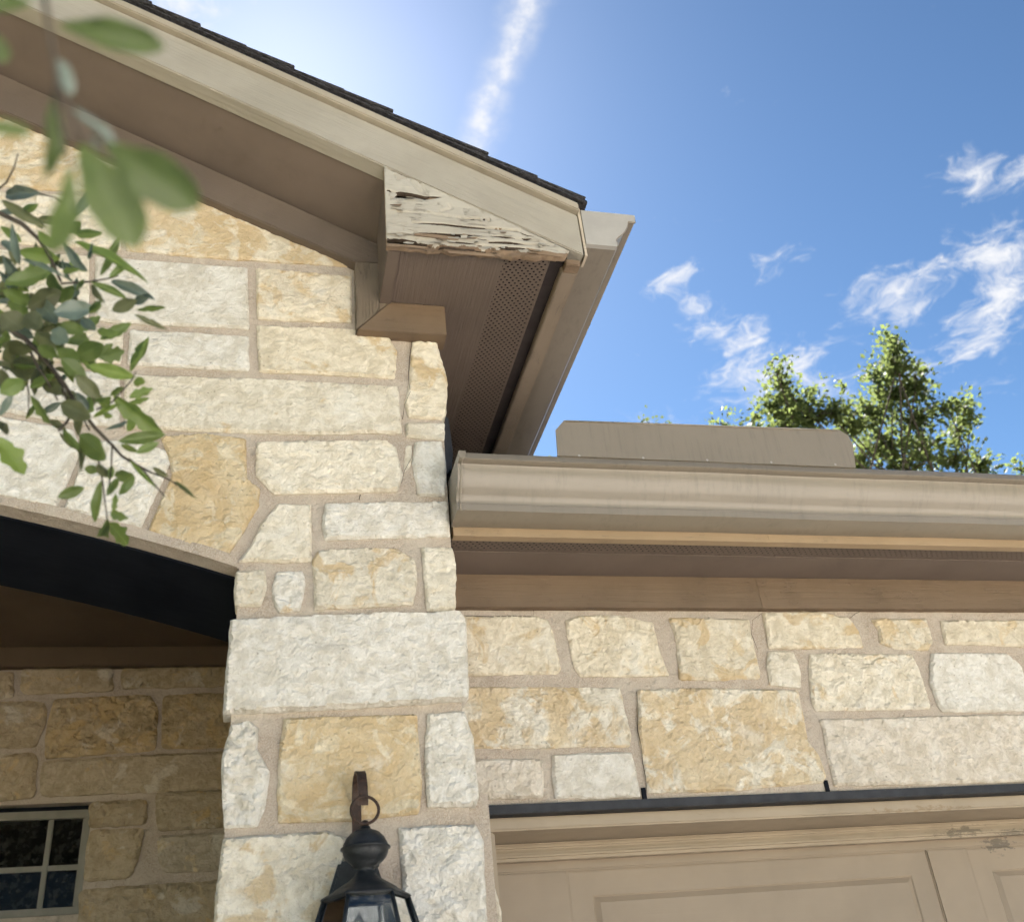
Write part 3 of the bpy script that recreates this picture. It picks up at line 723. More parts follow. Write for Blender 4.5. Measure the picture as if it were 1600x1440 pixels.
# --- garage wall
gx1 = 5.6
lz1 = onY(1180, 1241, YG).z; lz0 = lz1-.023
fr_y = YG-.022
fz0 = onY(1100, 949.4, fr_y).z; fz1 = onY(1100, 900.8, fr_y).z
go = np.array([(.40, lz1-.001), (gx1, lz1-.001), (gx1, fz1+.05), (.40, fz1+.05)])
Pb = resample(go, .05); V, F = cdt(Pb, grid_pts(Pb, .018)); ym = YG+.0015+.0045*fbm(V[:, 0], V[:, 1], 8, 3, 55)+.003*fbm(V[:, 0], V[:, 1], 40, 2, 56)
garage = mesh_obj('garage_wall', [(V[i, 0], ym[i], V[i, 1]) for i in range(len(V))], F, M_MORTAR, house); fix_normals(garage)
G_ST = [
 ([(704, 966), (722, 964), (835, 964), (855, 970), (864, 993), (875, 1045), (870, 1052), (732, 1055), (704, 1056)], BUFF, .5, .2),
 ([(884, 970), (907, 963), (964, 963), (1019, 973), (1029, 1016), (1044, 1056), (907, 1056), (898, 1045), (887, 993)], BUFF, .55, .2),
 ([(1045, 966), (1169, 969), (1172, 987), (1187, 1059), (1111, 1062), (1062, 1061), (1058, 1005)], BUFF, .5, .34),
 ([(1192, 958), (1281, 957), (1324, 966), (1341, 987), (1347, 1012), (1202, 1013)], BUFF, .3, .25),
 ([(1361, 968), (1445, 967), (1456, 1002), (1450, 1016), (1399, 1013), (1376, 1005), (1372, 985)], BUFF, .7, .35),
 ([(1469, 970), (1600, 970), (1720, 971), (1720, 1010), (1600, 1010), (1525, 1007), (1476, 1007)], BUFF, .4, .2),
 ([(1202, 1019), (1238, 1019), (1249, 1045), (1250, 1074), (1203, 1069), (1199, 1039)], CREAM, .6, .15),
 ([(1266, 1022), (1423, 1023), (1436, 1051), (1452, 1107), (1275, 1110), (1268, 1091), (1264, 1045)], CREAM, .6, .22),
 ([(1455, 1021), (1571, 1022), (1594, 1042), (1603, 1070), (1610, 1110), (1473, 1112), (1465, 1102), (1453, 1068)], WHITE, .4, .03),
 ([(712, 1074), (967, 1075), (975, 1108), (985, 1148), (983, 1166), (737, 1169), (712, 1169)], CREAM, .7, .37),
 ([(996, 1079), (1070, 1076), (1140, 1077), (1246, 1079), (1255, 1125), (1261, 1157), (1278, 1180), (1289, 1213), (1284, 1222), (1140, 1234), (1013, 1238), (1005, 1189), (999, 1146)], CREAM, .7, .40),
 ([(722, 1188), (844, 1186), (848, 1217), (847, 1245), (750, 1248), (722, 1249)], ROSE, .4, .1),
 ([(864, 1180), (985, 1176), (993, 1206), (1000, 1244), (868, 1247), (864, 1217)], GREY, .4, .05),
 ([(1281, 1124), (1600, 1117), (1760, 1114), (1760, 1214), (1600, 1220), (1304, 1228), (1295, 1189), (1287, 1143)], ROSE, .4, .12),
 ([(1618, 1022), (1760, 1024), (1760, 1104), (1624, 1107), (1612, 1060)], CREAM, .5, .2)]
for pts, c, r, pt in G_ST: stone(garage, px_poly(pts, YG), YG, c, r, pt, .012)
courses(garage, onY(1765, 1100, YG).x+.01, gx1-.02, lz1+.012, fz0-.012, YG, 31, None, None, .02, (.13, .18))
for a, b in ((1006, 1241), (1291, 1229)):
    q = onY(a, b, YG); box('weep_hole', (q.x-.005, YG-.0062, q.z-.012), (q.x+.005, YG+.02, q.z+.016), M_BLACK, garage)
def crack(parent, pts, Y, w=1.1):
    P = [onY(a, b, Y) for a, b in pts]; v = []; f = []
    rr = random.Random(len(pts)); k_ = len(P)
    for i, p in enumerate(P):
        t = (P[min(i+1, k_-1)]-P[max(i-1, 0)]).normalized(); nn = Vector((-t.z, 0, t.x))*(w*.0007*(.4+rr.random()))
        v += [p+nn, p-nn]
    for i in range(k_-1): f.append([2*i, 2*i+1, 2*i+3, 2*i+2])
    mesh_obj('mortar_crack', v, f, M_DARKWOOD, parent)  # flat dark sliver, its colour gives the shade inside a crack
crack(garage, [(995, 1080), (997, 1110), (996, 1140), (1002, 1165), (1004, 1190), (1009, 1215), (1010, 1236)], YG-.0075, 1.4)
crack(garage, [(728, 962), (770, 963), (800, 962), (833, 963), (834, 956), (834, 950)], YG-.0075)
crack(garage, [(1190, 958), (1176, 968), (1174, 990), (1184, 1015)], YG-.0075)
crack(garage, [(1327, 966), (1337, 958), (1344, 955)], YG-.0075)
crack(gable, [(644, 532), (640, 560), (638, 590), (641, 612), (632, 632), (629, 655)], YA-.0075, 1.2)
crack(gable, [(645, 695), (643, 715), (632, 735), (627, 755)], YA-.0075)
crack(gable, [(563, 772), (561, 781)], YA-.0075)
# short stones of the jamb beside the door
jamb = box('jamb_wall', (.40, YA+.02, 0), (.488, YG+.20, lz0-.004), M_MORTAR, house)
J_ST = [([(740, 1268), (762, 1284), (767, 1355), (760, 1369), (740, 1369)], CREAM), ([(745, 1386), (772, 1385), (781, 1426), (784, 1480), (745, 1480)], CREAM)]
for pts, c in J_ST: stone(jamb, px_poly(pts, YG-.06), YG-.06, c, .5, .1, .012)
# steel lintel over the door
box('door_lintel', (.500, YG-.012, lz0), (gx1, YG+.10, lz1-.0015), M_STEEL, house, .002, label='thin black steel lintel above the garage door')
# door surround
ky0 = YG+.020; kz0 = onY(1180, 1279, ky0).z
def mould(name, y0, z0, z1, mat=M_DTRIM, bev=.004, x0=.553, y1=None):
    return box(name, (x0, y0, z0), (gx1, y1 or y0+.03, z1), mat, house, bev)
mould('head_board', ky0, kz0, lz0-.0015, x0=.520)
by = 2.612
bz = kz0
box('head_jamb', (.553, ky0+.031, bz+.001), (gx1, by+.10, bz+.02), M_DTRIM, house)
zz1 = onY(1180, 1325.3, by).z; zz0 = bz
hb = (zz0-zz1)
mould('stop_bead', by, zz0-hb*.42, zz0-.0005, bev=.006)
mould('stop_bead', by-.008, zz1, zz0-hb*.52, bev=.008, y1=by+.03)
mould('stop_groove', by+.006, zz0-hb*.53, zz0-hb*.41, bev=0)
box('side_jamb', (.520, ky0+.001, 0), (.552, by+.06, kz0-.001), M_DTRIM, house, .004)
sp_ = onY(1440, 1263, ky0); sq = onY(1535, 1303, by)
stain(M_DTRIM, [((sp_.x, sp_.y, sp_.z), (.34, .06, .018))], (.26, .18, .10), 85.0, .73, .6)
stain(M_DTRIM, [((sq.x-.06, sq.y, sq.z+.012), (.16, .06, .03)), ((sq.x+.1, sq.y, sq.z), (.12, .06, .03))], (.09, .08, .065), 80.0, .68, .55)
stain(M_DOOR, [((sq.x+.07, sq.y+.04, sq.z-.02), (.10, .08, .045))], (.07, .065, .058), 80.0, .68, .6)
# garage door
dy = 2.650
door = empty('garage_door', (3.0, dy, 0), parent=house); door['label'] = 'tan panelled garage door'
dzt = zz1+.03
box('slab', (.54, dy+.012, .02), (gx1, dy+.05, dzt), M_DOOR, door)
px0 = onY(885, 1359, dy).x; px1 = onY(1447, 1329, dy).x; px2 = onY(1509, 1324, dy).x
pit = px2-px0; pwid = px1-px0
ptop = onY(1166, 1343, dy).z
sect = .53
rows = []
z = ptop
while z > .3: rows.append((z-.40, z)); z -= sect
rows.append((.10, z)) if z > .25 else None
edges_z = [dzt]+[q for r in rows for q in (r[1], r[0])]+[.02]
for i in range(0, len(edges_z)-1, 2):
    box('rail', (.541, dy, edges_z[i+1]), (gx1, dy+.0118, edges_z[i]), M_DOOR, door, .0035)
cols = []
x = px0
while x+pwid < gx1: cols.append((x, x+pwid)); x += pit
for (a, b) in rows:
    ex = [.541]+[q for c in cols for q in c]+[gx1]
    for i in range(0, len(ex)-1, 2): box('stile', (ex[i], dy+.0003, a+.0005), (ex[i+1], dy+.0118, b-.0005), M_DOOR, door, .0035)
    for (x0, x1) in cols:
        g = .062; t = .018
        rect = lambda m, y: [(x0+m, y, a+m), (x1-m, y, a+m), (x1-m, y, b-m), (x0+m, y, b-m)]
        v = rect(.0, dy+.0060)+rect(.006, dy+.0045)+rect(g, dy+.0045)+rect(g+.004, dy+.0075)+rect(g+t, dy+.001)
        f = [[16, 17, 18, 19]]
        for l in range(4):
            for k in range(4): f.append([l*4+k, l*4+(k+1) % 4, (l+1)*4+(k+1) % 4, (l+1)*4+k])
        fix_normals(mesh_obj('panel', v, f, M_DOOR, door))

# --- garage eave: frieze, soffit, fascia
fx0 = .436
box('garage_frieze', (fx0, fr_y, fz0), (1.36, YG+.03, fz1-.001), M_FRX, house, .0006)
box('garage_frieze', (1.3604, fr_y, fz0), (3.7, YG+.03, fz1-.001), M_FRX, house, .0006)
box('garage_frieze', (3.7015, fr_y, fz0), (gx1+.3, YG+.03, fz1-.001), M_FRX, house, .002)
zfas = onY(1100, 844.6, YA).z
zsof = fz1-.0005
ys0 = 2.228
yv = onZ(1100, 868, zsof).y
sofm = box('garage_soffit', (fx0, yv, zsof), (gx1+.3, YG+.03, zsof+.008), M_BROWN, house)
box('vent_strip', (fx0, ys0, zsof+.0015), (gx1+.3, yv-.001, zsof+.0035), M_PERF, house, label='row of small round vent holes under the garage eave')
zgb = onY(1100, 832.4, YA).z
box('garage_fascia', (fx0+.012, YA, zfas), (1.30, ys0-.001, zgb+.14), M_FASC, house, .0006)
box('garage_fascia', (1.3003, YA, zfas), (gx1+.3, ys0-.001, zgb+.14), M_FASC, house, .0006)
box('hole_shade_plate', (fx0, ys0-.001, zsof+.010), (gx1+.3, yv+.004, zsof+.012), M_BLACK, house)  # black plate added above the vent holes so that they look dark
groof = empty('garage_roof', (3.0, 3.5, 2.9), parent=house)
def slab_roof(name, x0, x1, y0, z0, y1, z1, th, mat, parent):
    v = [(x0, y0, z0), (x1, y0, z0), (x1, y1, z1), (x0, y1, z1)]; v += [(a, b, c+th) for a, b, c in v]
    return fix_normals(mesh_obj(name, v, [[0, 1, 2, 3], [7, 6, 5, 4], [0, 4, 5, 1], [1, 5, 6, 2], [2, 6, 7, 3], [3, 7, 4, 0]], mat, parent))
gy0, gz0 = 2.15, zgb+.128
slab_roof('deck', .47, gx1+.4, gy0, gz0, 7.0, gz0+.42*(7-gy0), .02, M_DARKWOOD, groof)
for i in range(30):
    y = gy0-.02+i*.155
    slab_roof('shingle', .47, gx1+.4, y, gz0+.42*(y-gy0)+.032, y+.2, gz0+.42*(y+.2-gy0)+.024, .008, M_SHING, groof)
box('garage_side', (gx1+.2, YG+.1, 0), (gx1+.28, 7, 3.2), M_MORTAR, house)
box('garage_back', (.44, 6.9, 0), (gx1+.28, 7, 4.6), M_MORTAR, house)

# --- porch gable: rake board, trim, soffits, boxed return
S5 = .5
rb = onY(905, 395, YR)         # lower tip of rake board
xe = onY(900, 338, YR).x+.004   # right end
rt_ = onY(686, 240, YR)        # a point on its top edge
zb = lambda x: rb.z + S5*(rb.x-x)
zt = lambda x: rt_.z + S5*(rt_.x-x)
xtop = XR
mir = lambda pts: [(2*XR-a, b) for a, b in pts][::-1]
rk = [(xe, zb(xe)), (xe, zt(xe)), (xtop, zt(xtop)), (xtop, zb(xtop))]
prism('rake_board', rk, YR, YR+.055, M_RAKE, house, .003, label='weathered cream rake board along the gable edge')
prism('rake_board', mir(rk), YR, YR+.055, M_RAKE, house, .003)
th = .030
tr_ = [(xe+.002, zt(xe)+.001), (xe+.002, zt(xe)+th), (xtop, zt(xtop)+th), (xtop, zt(xtop)+.001)]
prism('rake_trim', tr_, YR-.018, YR+.03, M_TRIMR, house, .003); prism('rake_trim', mir(tr_), YR-.018, YR+.03, M_TRIMR, house, .003)
# rake soffit from board to wall frieze
FY = YA-.035
ftop = onY(300, 250, FY); fbot = onY(312, 305, FY)
ztf = lambda x: ftop.z+.503*(ftop.x-x)
zbf = lambda x: fbot.z+.470*(fbot.x-x)
xb0 = onY(600, 262, YR).x
def rake_soffit(sgn):
    X = lambda x: x if sgn > 0 else 2*XR-x
    v = []
    for x in (xb0+.02, XR):
        v += [(X(x), YR+.053, zb(x)+.006), (X(x), YA+.02, ztf(x)+.006), (X(x), YA+.02, ztf(x)+.02), (X(x), YR+.053, zb(x)+.02)]
    f = [[0, 1, 5, 4], [1, 2, 6, 5], [2, 3, 7, 6], [3, 0, 4, 7], [0, 1, 2, 3], [4, 5, 6, 7]]
    fix_normals(mesh_obj('rake_soffit', v, f, M_BROWN, house))
rake_soffit(1); rake_soffit(-1)
xf1 = onY(606, 405, FY).x; xf0 = onY(555, 400, FY).x
fz_leg = onY(560, 520, FY).z
rf = [(xf1, zbf(xf0)), (xf1, ztf(xf1)), (XR, ztf(XR)), (XR, zbf(XR)), (xf0, zbf(xf0))]
prism('rake_frieze', rf, FY, YA+.005, M_FRR, house, .003); prism('rake_frieze', mir(rf), FY, YA+.005, M_FRR, house, .003)
# mitred corner of the frieze at the return
hz1 = onY(650, 476, FY).z; hz0 = onY(640, 521, FY).z
xc = onY(609, 473, FY).x; xend = onY(696, 500, FY).x
prism('corner_board', [(xf0, hz0), (xc, hz1), (xc, zbf(xf0)-.0015), (xf0, zbf(xf0)-.0015)], FY-.004, YA+.005, M_FRZ, house, .002, label='upright frieze board with mitred foot')
prism('corner_board', [(xf0+.0025, hz0), (xend, hz0), (xend, hz1), (xc+.002, hz1)], FY-.003, YA+.03, M_FRX, house, .002, label='short level frieze board under the boxed return')

# boxed return: soffit, side board, rotted face board
zs = hz1+.003
xbl = onZ(606, 386, zs).x; xbi = onZ(624.4, 391, zs).x
xfi = onZ(885.8, 405, zs).x-.004   # inner edge of eave fascia
xs0 = onZ(762, 491, zs).x; xs1 = onZ(830.7, 487, zs).x
box('return_side', (xbl, YR+.024, zs-.010), (xbi, FY-.001, zb(xbl)+.03), M_BROWN, house, .002)
YE = 3.75
def flat(name, poly, z, mat, parent, th=.006, label=None):
    n = len(poly); v = [(a, b, z) for a, b in poly]+[(a, b, z+th) for a, b in poly]
    f = [list(range(n)), [n+i for i in range(n)][::-1]]+[[i, (i+1) % n, (i+1) % n+n, i+n] for i in range(n)]
    return fix_normals(mesh_obj(name, v, f, mat, parent, label=label))
flat('eave_soffit', [(xbi+.001, YR+.022), (xs0, YR+.022), (xs0, YE), (.40, YE), (.40, FY+.001), (xbi+.001, FY+.001)], zs, M_SOFG, house)
flat('vent_strip', [(xs0+.0005, YR+.022), (xs1, YR+.022), (xs1, YE), (xs0+.0005, YE)], zs+.001, M_PERF, house, .002, label='perforated vent strip along the gable eave soffit')
flat('soffit_channel', [(xs1+.0005, YR+.022), (xfi+.01, YR+.022), (xfi+.01, YE), (xs1+.0005, YE)], zs+.016, M_CHAN, house, .004)
box('soffit_lip', (xs1-.001, YR+.022, zs+.0005), (xs1+.002, YE, zs+.0155), M_BROWN, house)
flat('hole_shade_plate', [(xs0-.004, YR+.0225), (xs1+.0005, YR+.0225), (xs1+.0005, YE), (xs0-.004, YE)], zs+.008, M_BLACK, house, .002)  # added black plate, darkens the holes of the eave strip
zef = zs-.006
box('eave_fascia', (xfi, YR+.0565, zef), (xe-.004, YE, zef+.16), M_FASY, house, .003)
box('eave_fascia', (xfi+.004, YR+.021, zef-.002), (xe-.006, YR+.055, zb(xe)+.001), M_BARE, house, .002, label='splintered end of the eave fascia')

# rotted face board of the return: an outline traced with its holes, splits and ragged foot
yb = YR+.003
p2 = lambda pts: [(q.x, q.z) for q in (onY(a, b, yb) for a, b in pts)]
RB = p2([(600, 258), (640, 276), (700, 304), (760, 331), (830, 364), (890, 392), (884, 402), (868, 403), (850, 400), (836, 403), (815, 399), (800, 401), (775, 396), (752, 397), (735, 393), (712, 394), (690, 390), (668, 391), (655, 387), (640, 388), (622, 384.5), (604, 385)])
HOL = [p2([(617, 300.5), (626, 299.5), (637, 301), (651, 304), (665, 307), (678, 307), (691, 308.5), (680, 310.3), (664, 312.3), (652, 309.7), (636, 310.3), (623, 309.3), (616, 308.4), (620.5, 304)]),
       p2([(650, 363.8), (668, 363.6), (679, 364.2), (693, 364.8), (707, 365.5), (724, 366.2), (743, 367.8), (730, 369.8), (714, 371.6), (703, 370.8), (693, 369.4), (676, 366.6), (660, 365.0)]),
       p2([(604.5, 372.3), (616, 372.2), (629, 373.6), (648, 377.0), (659, 380.2), (669, 382.2), (660, 383.3), (651, 383.4), (640, 382.6), (629, 381.6), (616, 380.6), (605, 379.6)]),
       p2([(775, 385.4), (788, 385.2), (801, 386), (812, 386.6), (823, 388.3), (808, 390.8), (793, 390.6), (782, 388.4)]),
       p2([(764, 368.6), (783, 369.2), (800, 371.6), (806, 373.0), (793, 372.8), (776, 370.6)]),
       p2([(754.3, 342.6), (756, 341.6), (757.6, 342.4), (758, 344), (756.4, 345), (754.8, 344.3)]),
       p2([(815, 372.6), (828, 372.8), (832, 373.8), (820, 374.2)]),
       p2([(700, 377.6), (716, 378.0), (734, 380.2), (745, 381.8), (733, 382.0), (714, 380.0)])]
def split(pts, w):
    """a crack drawn as a thin tapering sliver, in photograph units"""
    up = []; dn = []; n_ = len(pts)
    for k, (a, b) in enumerate(pts):
        t = w*math.sin(math.pi*(k+.35)/(n_-1+.7)); up.append((a, b-t*.5)); dn.append((a, b+t*.5))
    return p2(up+dn[::-1])
HOL += [split(*q) for q in (([(645, 347), (662, 348), (690, 350), (725, 353.5), (770, 356.5), (808, 360)], 1.0), ([(728, 341.2), (740, 341.4), (751, 342)], 1.0),
        ([(622, 271), (636, 276.4), (652, 281), (670, 287)], 2.0), ([(764, 377.6), (790, 378.4), (815, 381), (846, 383.4)], 1.8), ([(678, 385.6), (700, 386.4), (724, 389.2), (760, 391)], 2.2), ([(829, 391), (845, 393), (866, 396.5)], 1.6),
        ([(604.6, 296), (609, 297.4), (614, 299.6)], 1.6), ([(812, 363.5), (818, 366), (824, 368), (834, 369.5)], 1.4), ([(746, 373.6), (760, 375)], 1.4))]
Bp = resample(np.array(RB), .004)
if poly_area(Bp) < 0: Bp = Bp[::-1]
bot = Bp[:, 1] < np.interp(Bp[:, 0], [RB[-1][0], RB[6][0]], [RB[-1][1]+.022, RB[6][1]+.010])
Bp[:, 1] += np.where(bot, .0045*fbm(Bp[:, 0], Bp[:, 1]*0, 70, 4, 5), 0)
Hs = []
for kh, h in enumerate(HOL):
    h = resample(np.array(h), .004)
    h = h+np.stack([fbm(h[:, 0], h[:, 1], 120, 2, 3), fbm(h[:, 0], h[:, 1], 160, 2, 8)*.8], 1)*(.0012 if kh < 8 else .0004)
    Hs.append(h)
Q = grid_pts(Bp, .0045, Hs, .5); V, F = cdt(Bp, Q, Hs)
X, Z = V[:, 0], V[:, 1]
low = np.clip((onY(700, 350, yb).z-Z)/.10, 0, 1)
rel = .0012*fbm(X*.25, Z, 60, 4, 4)+.0022*fbm(X, Z, 26, 4, 12)*(.5+low)
def groove(pts, w, dep):
    P = p2(pts); d = np.full(len(X), 9.)
    for a, b in zip(P[:-1], P[1:]):
        a = np.array(a); b = np.array(b); e = b-a; t = np.clip(((X-a[0])*e[0]+(Z-a[1])*e[1])/(e@e), 0, 1)
        d = np.minimum(d, np.hypot(X-a[0]-t*e[0], Z-a[1]-t*e[1]))
    return -dep*np.exp(-(d/w)**2)
for g in ([(603, 296), (617, 300)], [(645, 347), (680, 350), (720, 354), (790, 358), (815, 360)], [(608, 264), (640, 276), (670, 285), (680, 290)], [(630, 331), (668, 333), (700, 338), (730, 341), (754, 342)],
          [(760, 355), (800, 360), (812, 362)], [(806, 373), (840, 376), (866, 384)], [(758, 378), (800, 380), (850, 383)], [(604, 366), (630, 366), (650, 363)], [(745, 382), (775, 385)], [(823, 388), (860, 394)], [(670, 383), (700, 388), (760, 392), (800, 395)],
          [(640, 280), (652, 296), (660, 300)], [(655, 285), (668, 300)], [(700, 318), (706, 325), (690, 330)]):
    rel += groove(g, .0022, .006)
rel += -.010*np.clip((low-.55)/.45, 0, 1)*(fbm(X*.2, Z, 55, 3, 22) > .05)
yy = yb-rel
n = len(V); vv = [(X[i], yy[i], Z[i]) for i in range(n)]; ff = list(F)
for loop in [Bp]+Hs:
    ids = loop_ids(V, loop)
    k = len(vv); m = len(loop); vv += [(p[0], yb+.016, p[1]) for p in loop]
    ff += [[ids[i], k+i, k+(i+1) % m, ids[(i+1) % m]] for i in range(m)]
ret = mesh_obj('return_board', vv, ff, M_RET, house, smooth=True, label='rotted end board with peeling paint and dark splits')
fix_normals(ret)
ret.data.materials.append(M_BARE); ret.data.materials.append(M_DARKWOOD)
zlow = onY(700, 362, yb).z
mi = []
for p in ret.data.polygons:
    c = Vector(p.center)+WORLD_ORIGIN[ret.name]
    base = np.interp(c.x, [RB[-1][0], RB[6][0]], [RB[-1][1]+.020, RB[6][1]+.011])
    nz = vnoise([c.x*55], [c.z*160], seed=3)[0]*.010
    mi.append(2 if abs(p.normal.y) < .3 and p.index >= len(F)+len(Bp) else 1 if (c.z+nz < base or abs(p.normal.y) < .3) else 0)  # hole walls take the dark rotted wood to deepen the shade inside
ret.data.polygons.foreach_set('material_index', mi)
prism('inner_framing', [(a, max(b, zs+.012)) for a, b in p2([(612, 277), (720, 324), (850, 384), (850, 390), (612, 381)])], yb+.05, yb+.07, M_DARKWOOD, house)
# loose flakes of paint and splinters
def flake(pts, dy, mat=M_RET, th=.002):
    P = p2(pts); nme = 'paint_flake' if mat is M_RET else 'splinter'
    o = prism(nme, P, yb-dy-th, yb-dy, mat, ret); return o
flake([(604, 358), (618, 355), (632, 360), (646, 364), (644, 368), (630, 366), (605, 367)], .004)
flake([(719, 371), (730, 370.6), (729, 374.5), (720, 375.5)], .006)
flake([(648, 366), (675, 367.5), (705, 371), (716, 373), (716, 376), (690, 374), (660, 370.5), (646, 368.5)], .002, M_BARE)
flake([(672, 308.4), (690, 309), (678, 312.4), (662, 312.6)], -.004, M_BARE)
flake([(605, 382.5), (640, 385), (668, 388), (665, 390), (630, 387.5), (605, 387)], .003, M_BARE)
flake([(749, 343), (752, 342.5), (753.5, 347), (751.5, 349.5), (750, 346)], .006)
flake([(822, 389), (860, 395), (880, 400), (878, 403), (840, 398.5)], .002, M_BARE)
flake([(700, 392), (742, 393.5), (775, 397), (772, 400), (735, 397.5), (702, 394.6)], -.003, M_BARE)
rfk = random.Random(17)
for k in range(26):
    cx = rfk.uniform(612, 850); top = 258+(cx-600)*.465; bt = 385+(cx-604)*.065
    cy = bt-rfk.uniform(3, 26) if k < 18 else rfk.uniform(top+14, bt-20)
    if cy < top+6: continue
    wd = rfk.uniform(3, 10); ht = rfk.uniform(1.6, 4.5); q = [onY(a, b, yb) for a, b in ((cx-wd, cy+rfk.uniform(-1, 1)), (cx-wd*.3, cy-ht*.2), (cx+wd, cy+rfk.uniform(-1, 1)), (cx+wd*.7, cy+ht), (cx-wd*.2, cy+ht*rfk.uniform(.8, 1.3)), (cx-wd*.8, cy+ht*.7))]
    lift = rfk.uniform(.003, .009); zt0 = max(p.z for p in q); zb0 = min(p.z for p in q)
    v = []
    for off in (0, .0012):
        for p in q:
            t = (zt0-p.z)/max(zt0-zb0, 1e-5); v.append((p.x, yb-.0015-lift*t*t-off, p.z))
    n = len(q); f = [list(range(n)), [n+i for i in range(n)][::-1]]+[[i, (i+1) % n, (i+1) % n+n, i+n] for i in range(n)]
    fix_normals(mesh_obj('paint_flake' if k % 4 else 'splinter', v, f, M_RET if k % 4 else M_BARE, ret))
# nail heads on the painted boards
def nail(x, y, z, m):
    v = [(x+.0032*math.cos(a), y, z+.0032*math.sin(a)) for a in np.linspace(0, 2*math.pi, 9)[:-1]]
    mesh_obj('nail', v, [list(range(8))], m, house)
for k in range(9):
    x = .62-k*.16
    nail(x, YR-.0006, zb(x)+.03, M_RAKE); nail(x+.02, YR-.0006, zt(x)-.03, M_RAKE)
# metal corner flashing at the end of the rake board and black step flashing by the lower gutter
e0 = onY(903, 328, YR); e1 = onY(916, 380, YR)
prism('corner_flashing', [(xe+.004, zt(xe)+.03), (xe+.012, zt(xe)+.03), (xe+.012, zb(xe)+.002), (xe+.005, zb(xe)+.002)], YR+.004, YR+.05, M_TRIMP, house)
fl = [onY(a, b, YA+.12) for a, b in ((694, 656), (699, 660), (706, 712), (704, 742), (694, 742))]
prism('step_flashing', [(q.x, q.z) for q in fl], YA+.10, YA+.104, M_STEEL, house)
fl = [onY(a, b, YA+.06) for a, b in ((692, 664), (696, 664), (700, 742), (690, 742))]
prism('step_flashing', [(q.x, q.z) for q in fl], YA+.05, YA+.053, M_STEEL, house)

# roof of the gable: deck, then every shingle course
roof = empty('gable_roof', (XR, 4.0, ZC+3.2), parent=house)
zt2 = lambda x: zt(x)+th
dk = [(xe+.012, zt2(xe)), (xe+.012, zt2(xe)+.009), (XR, zt2(XR)+.009), (XR, zt2(XR))]
prism('deck', dk, YR-.012, 6.5, M_STEEL, roof); prism('deck', mir(dk), YR-.012, 6.5, M_STEEL, roof)
cs, sn = math.cos(SL), math.sin(SL)
def shingle(x_low, sgn, y0, y1, lift=0.0, ln=.205, dx=0.0):
    X = lambda x: x if sgn > 0 else 2*XR-x
    base = zt2(x_low)+.0095
    v = []
    for yy_ in (y0, y1):
        for (t, h) in ((0, .006+lift), (ln, .001), (ln, .007), (0, .0155+lift)):
            xx = x_low-t*cs+h*sn; zz_ = base+t*sn+h*cs
            v.append((X(xx), yy_, zz_))
    f = [[0, 1, 2, 3], [7, 6, 5, 4], [0, 4, 5, 1], [1, 5, 6, 2], [2, 6, 7, 3], [3, 7, 4, 0]]
    o = fix_normals(mesh_obj('shingle', v, f, M_SHING, roof)); bevel(o, .002, 1)
step = .1335
rs = random.Random(4)
for sgn in (1, -1):
    x = xe+.020; i = 0
    while x > XR+.02:
        out = rs.uniform(.0, .008)
        shingle(x+rs.uniform(-.004, .004), sgn, YR-.026-out, YR+.32, rs.uniform(0, .004))
        shingle(x, sgn, YR+.325, YR+.66, rs.uniform(0, .003)); shingle(x, sgn, YR+.665, 6.4, 0)
        x -= step; i += 1
# starter strip
ss = [(xe+.026, zt2(xe+.026)+.008), (xe+.026, zt2(xe+.026)+.017), (XR, zt2(XR)+.020), (XR, zt2(XR)+.0095)]
prism('starter_strip', ss, YR-.024, YR+.30, M_SHING, roof)
# upper side wall of the gable above the garage roof, and closed back
box('side_wall', (.40, 2.645, ZC+1.0), (.440, 6.4, zs+.02), M_MORTAR, house)
box('side_wall', (-3.95, 2.645, 0), (-3.9, 6.4, zs+.02), M_MORTAR, house)
prism('back_wall', [(.45, 0), (.45, zs), (XR, zs+1.1), (-3.95, zs), (-3.95, 0)], 6.3, 6.4, M_MORTAR, house)

# ================================================================== gutters
def gutter_profile():   # (out from fascia, up), K style
    return [(0, .128), (0, 0), (.080, 0), (.0845, .001), (.086, .0175), (.0835, .0195), (.0835, .024), (.0865, .032), (.0935, .041), (.1035, .051), (.113, .0635), (.1205, .078), (.1255, .091), (.1275, .101), (.1295, .1045), (.1475, .1055), (.1505, .1075), (.1465, .1245), (.1445, .1265), (.134, .1265), (.134, .121)]
GPF = gutter_profile()
g1 = empty('rain_gutter', (3.0, YA-.07, zgb), 'long taupe rain gutter above the garage with splash guard', 'gutter', 'rain gutters')
gx0 = onY(722, 760, YA-.12).x-.004
mm = sweep_x('trough', [(YA-.0015-o, zgb+h) for o, h in GPF], gx0, gx1+.3, M_GUT, g1, True, segs=24, wob=.0008)
mm.data.polygons.foreach_set('use_smooth', [True]*len(mm.data.polygons))
for me_ in (mm.data,):
    try: me_.set_sharp_from_angle(angle=math.radians(35))
    except Exception: pass
ep = [(YA-.0015-o*1.012, zgb-.001+h*1.012) for o, h in GPF[:17]]+[(YA-.0015-.152, zgb+.128), (YA-.0015, zgb+.128)]
n = len(ep)
v = [(gx0-.005, a, b) for a, b in ep]+[(gx0+.012, a, b) for a, b in ep]
f = [list(range(n))]+[[i, (i+1) % n, (i+1) % n+n, i+n] for i in range(n)]
fix_normals(mesh_obj('end_cap', v, f, M_GUT, g1))
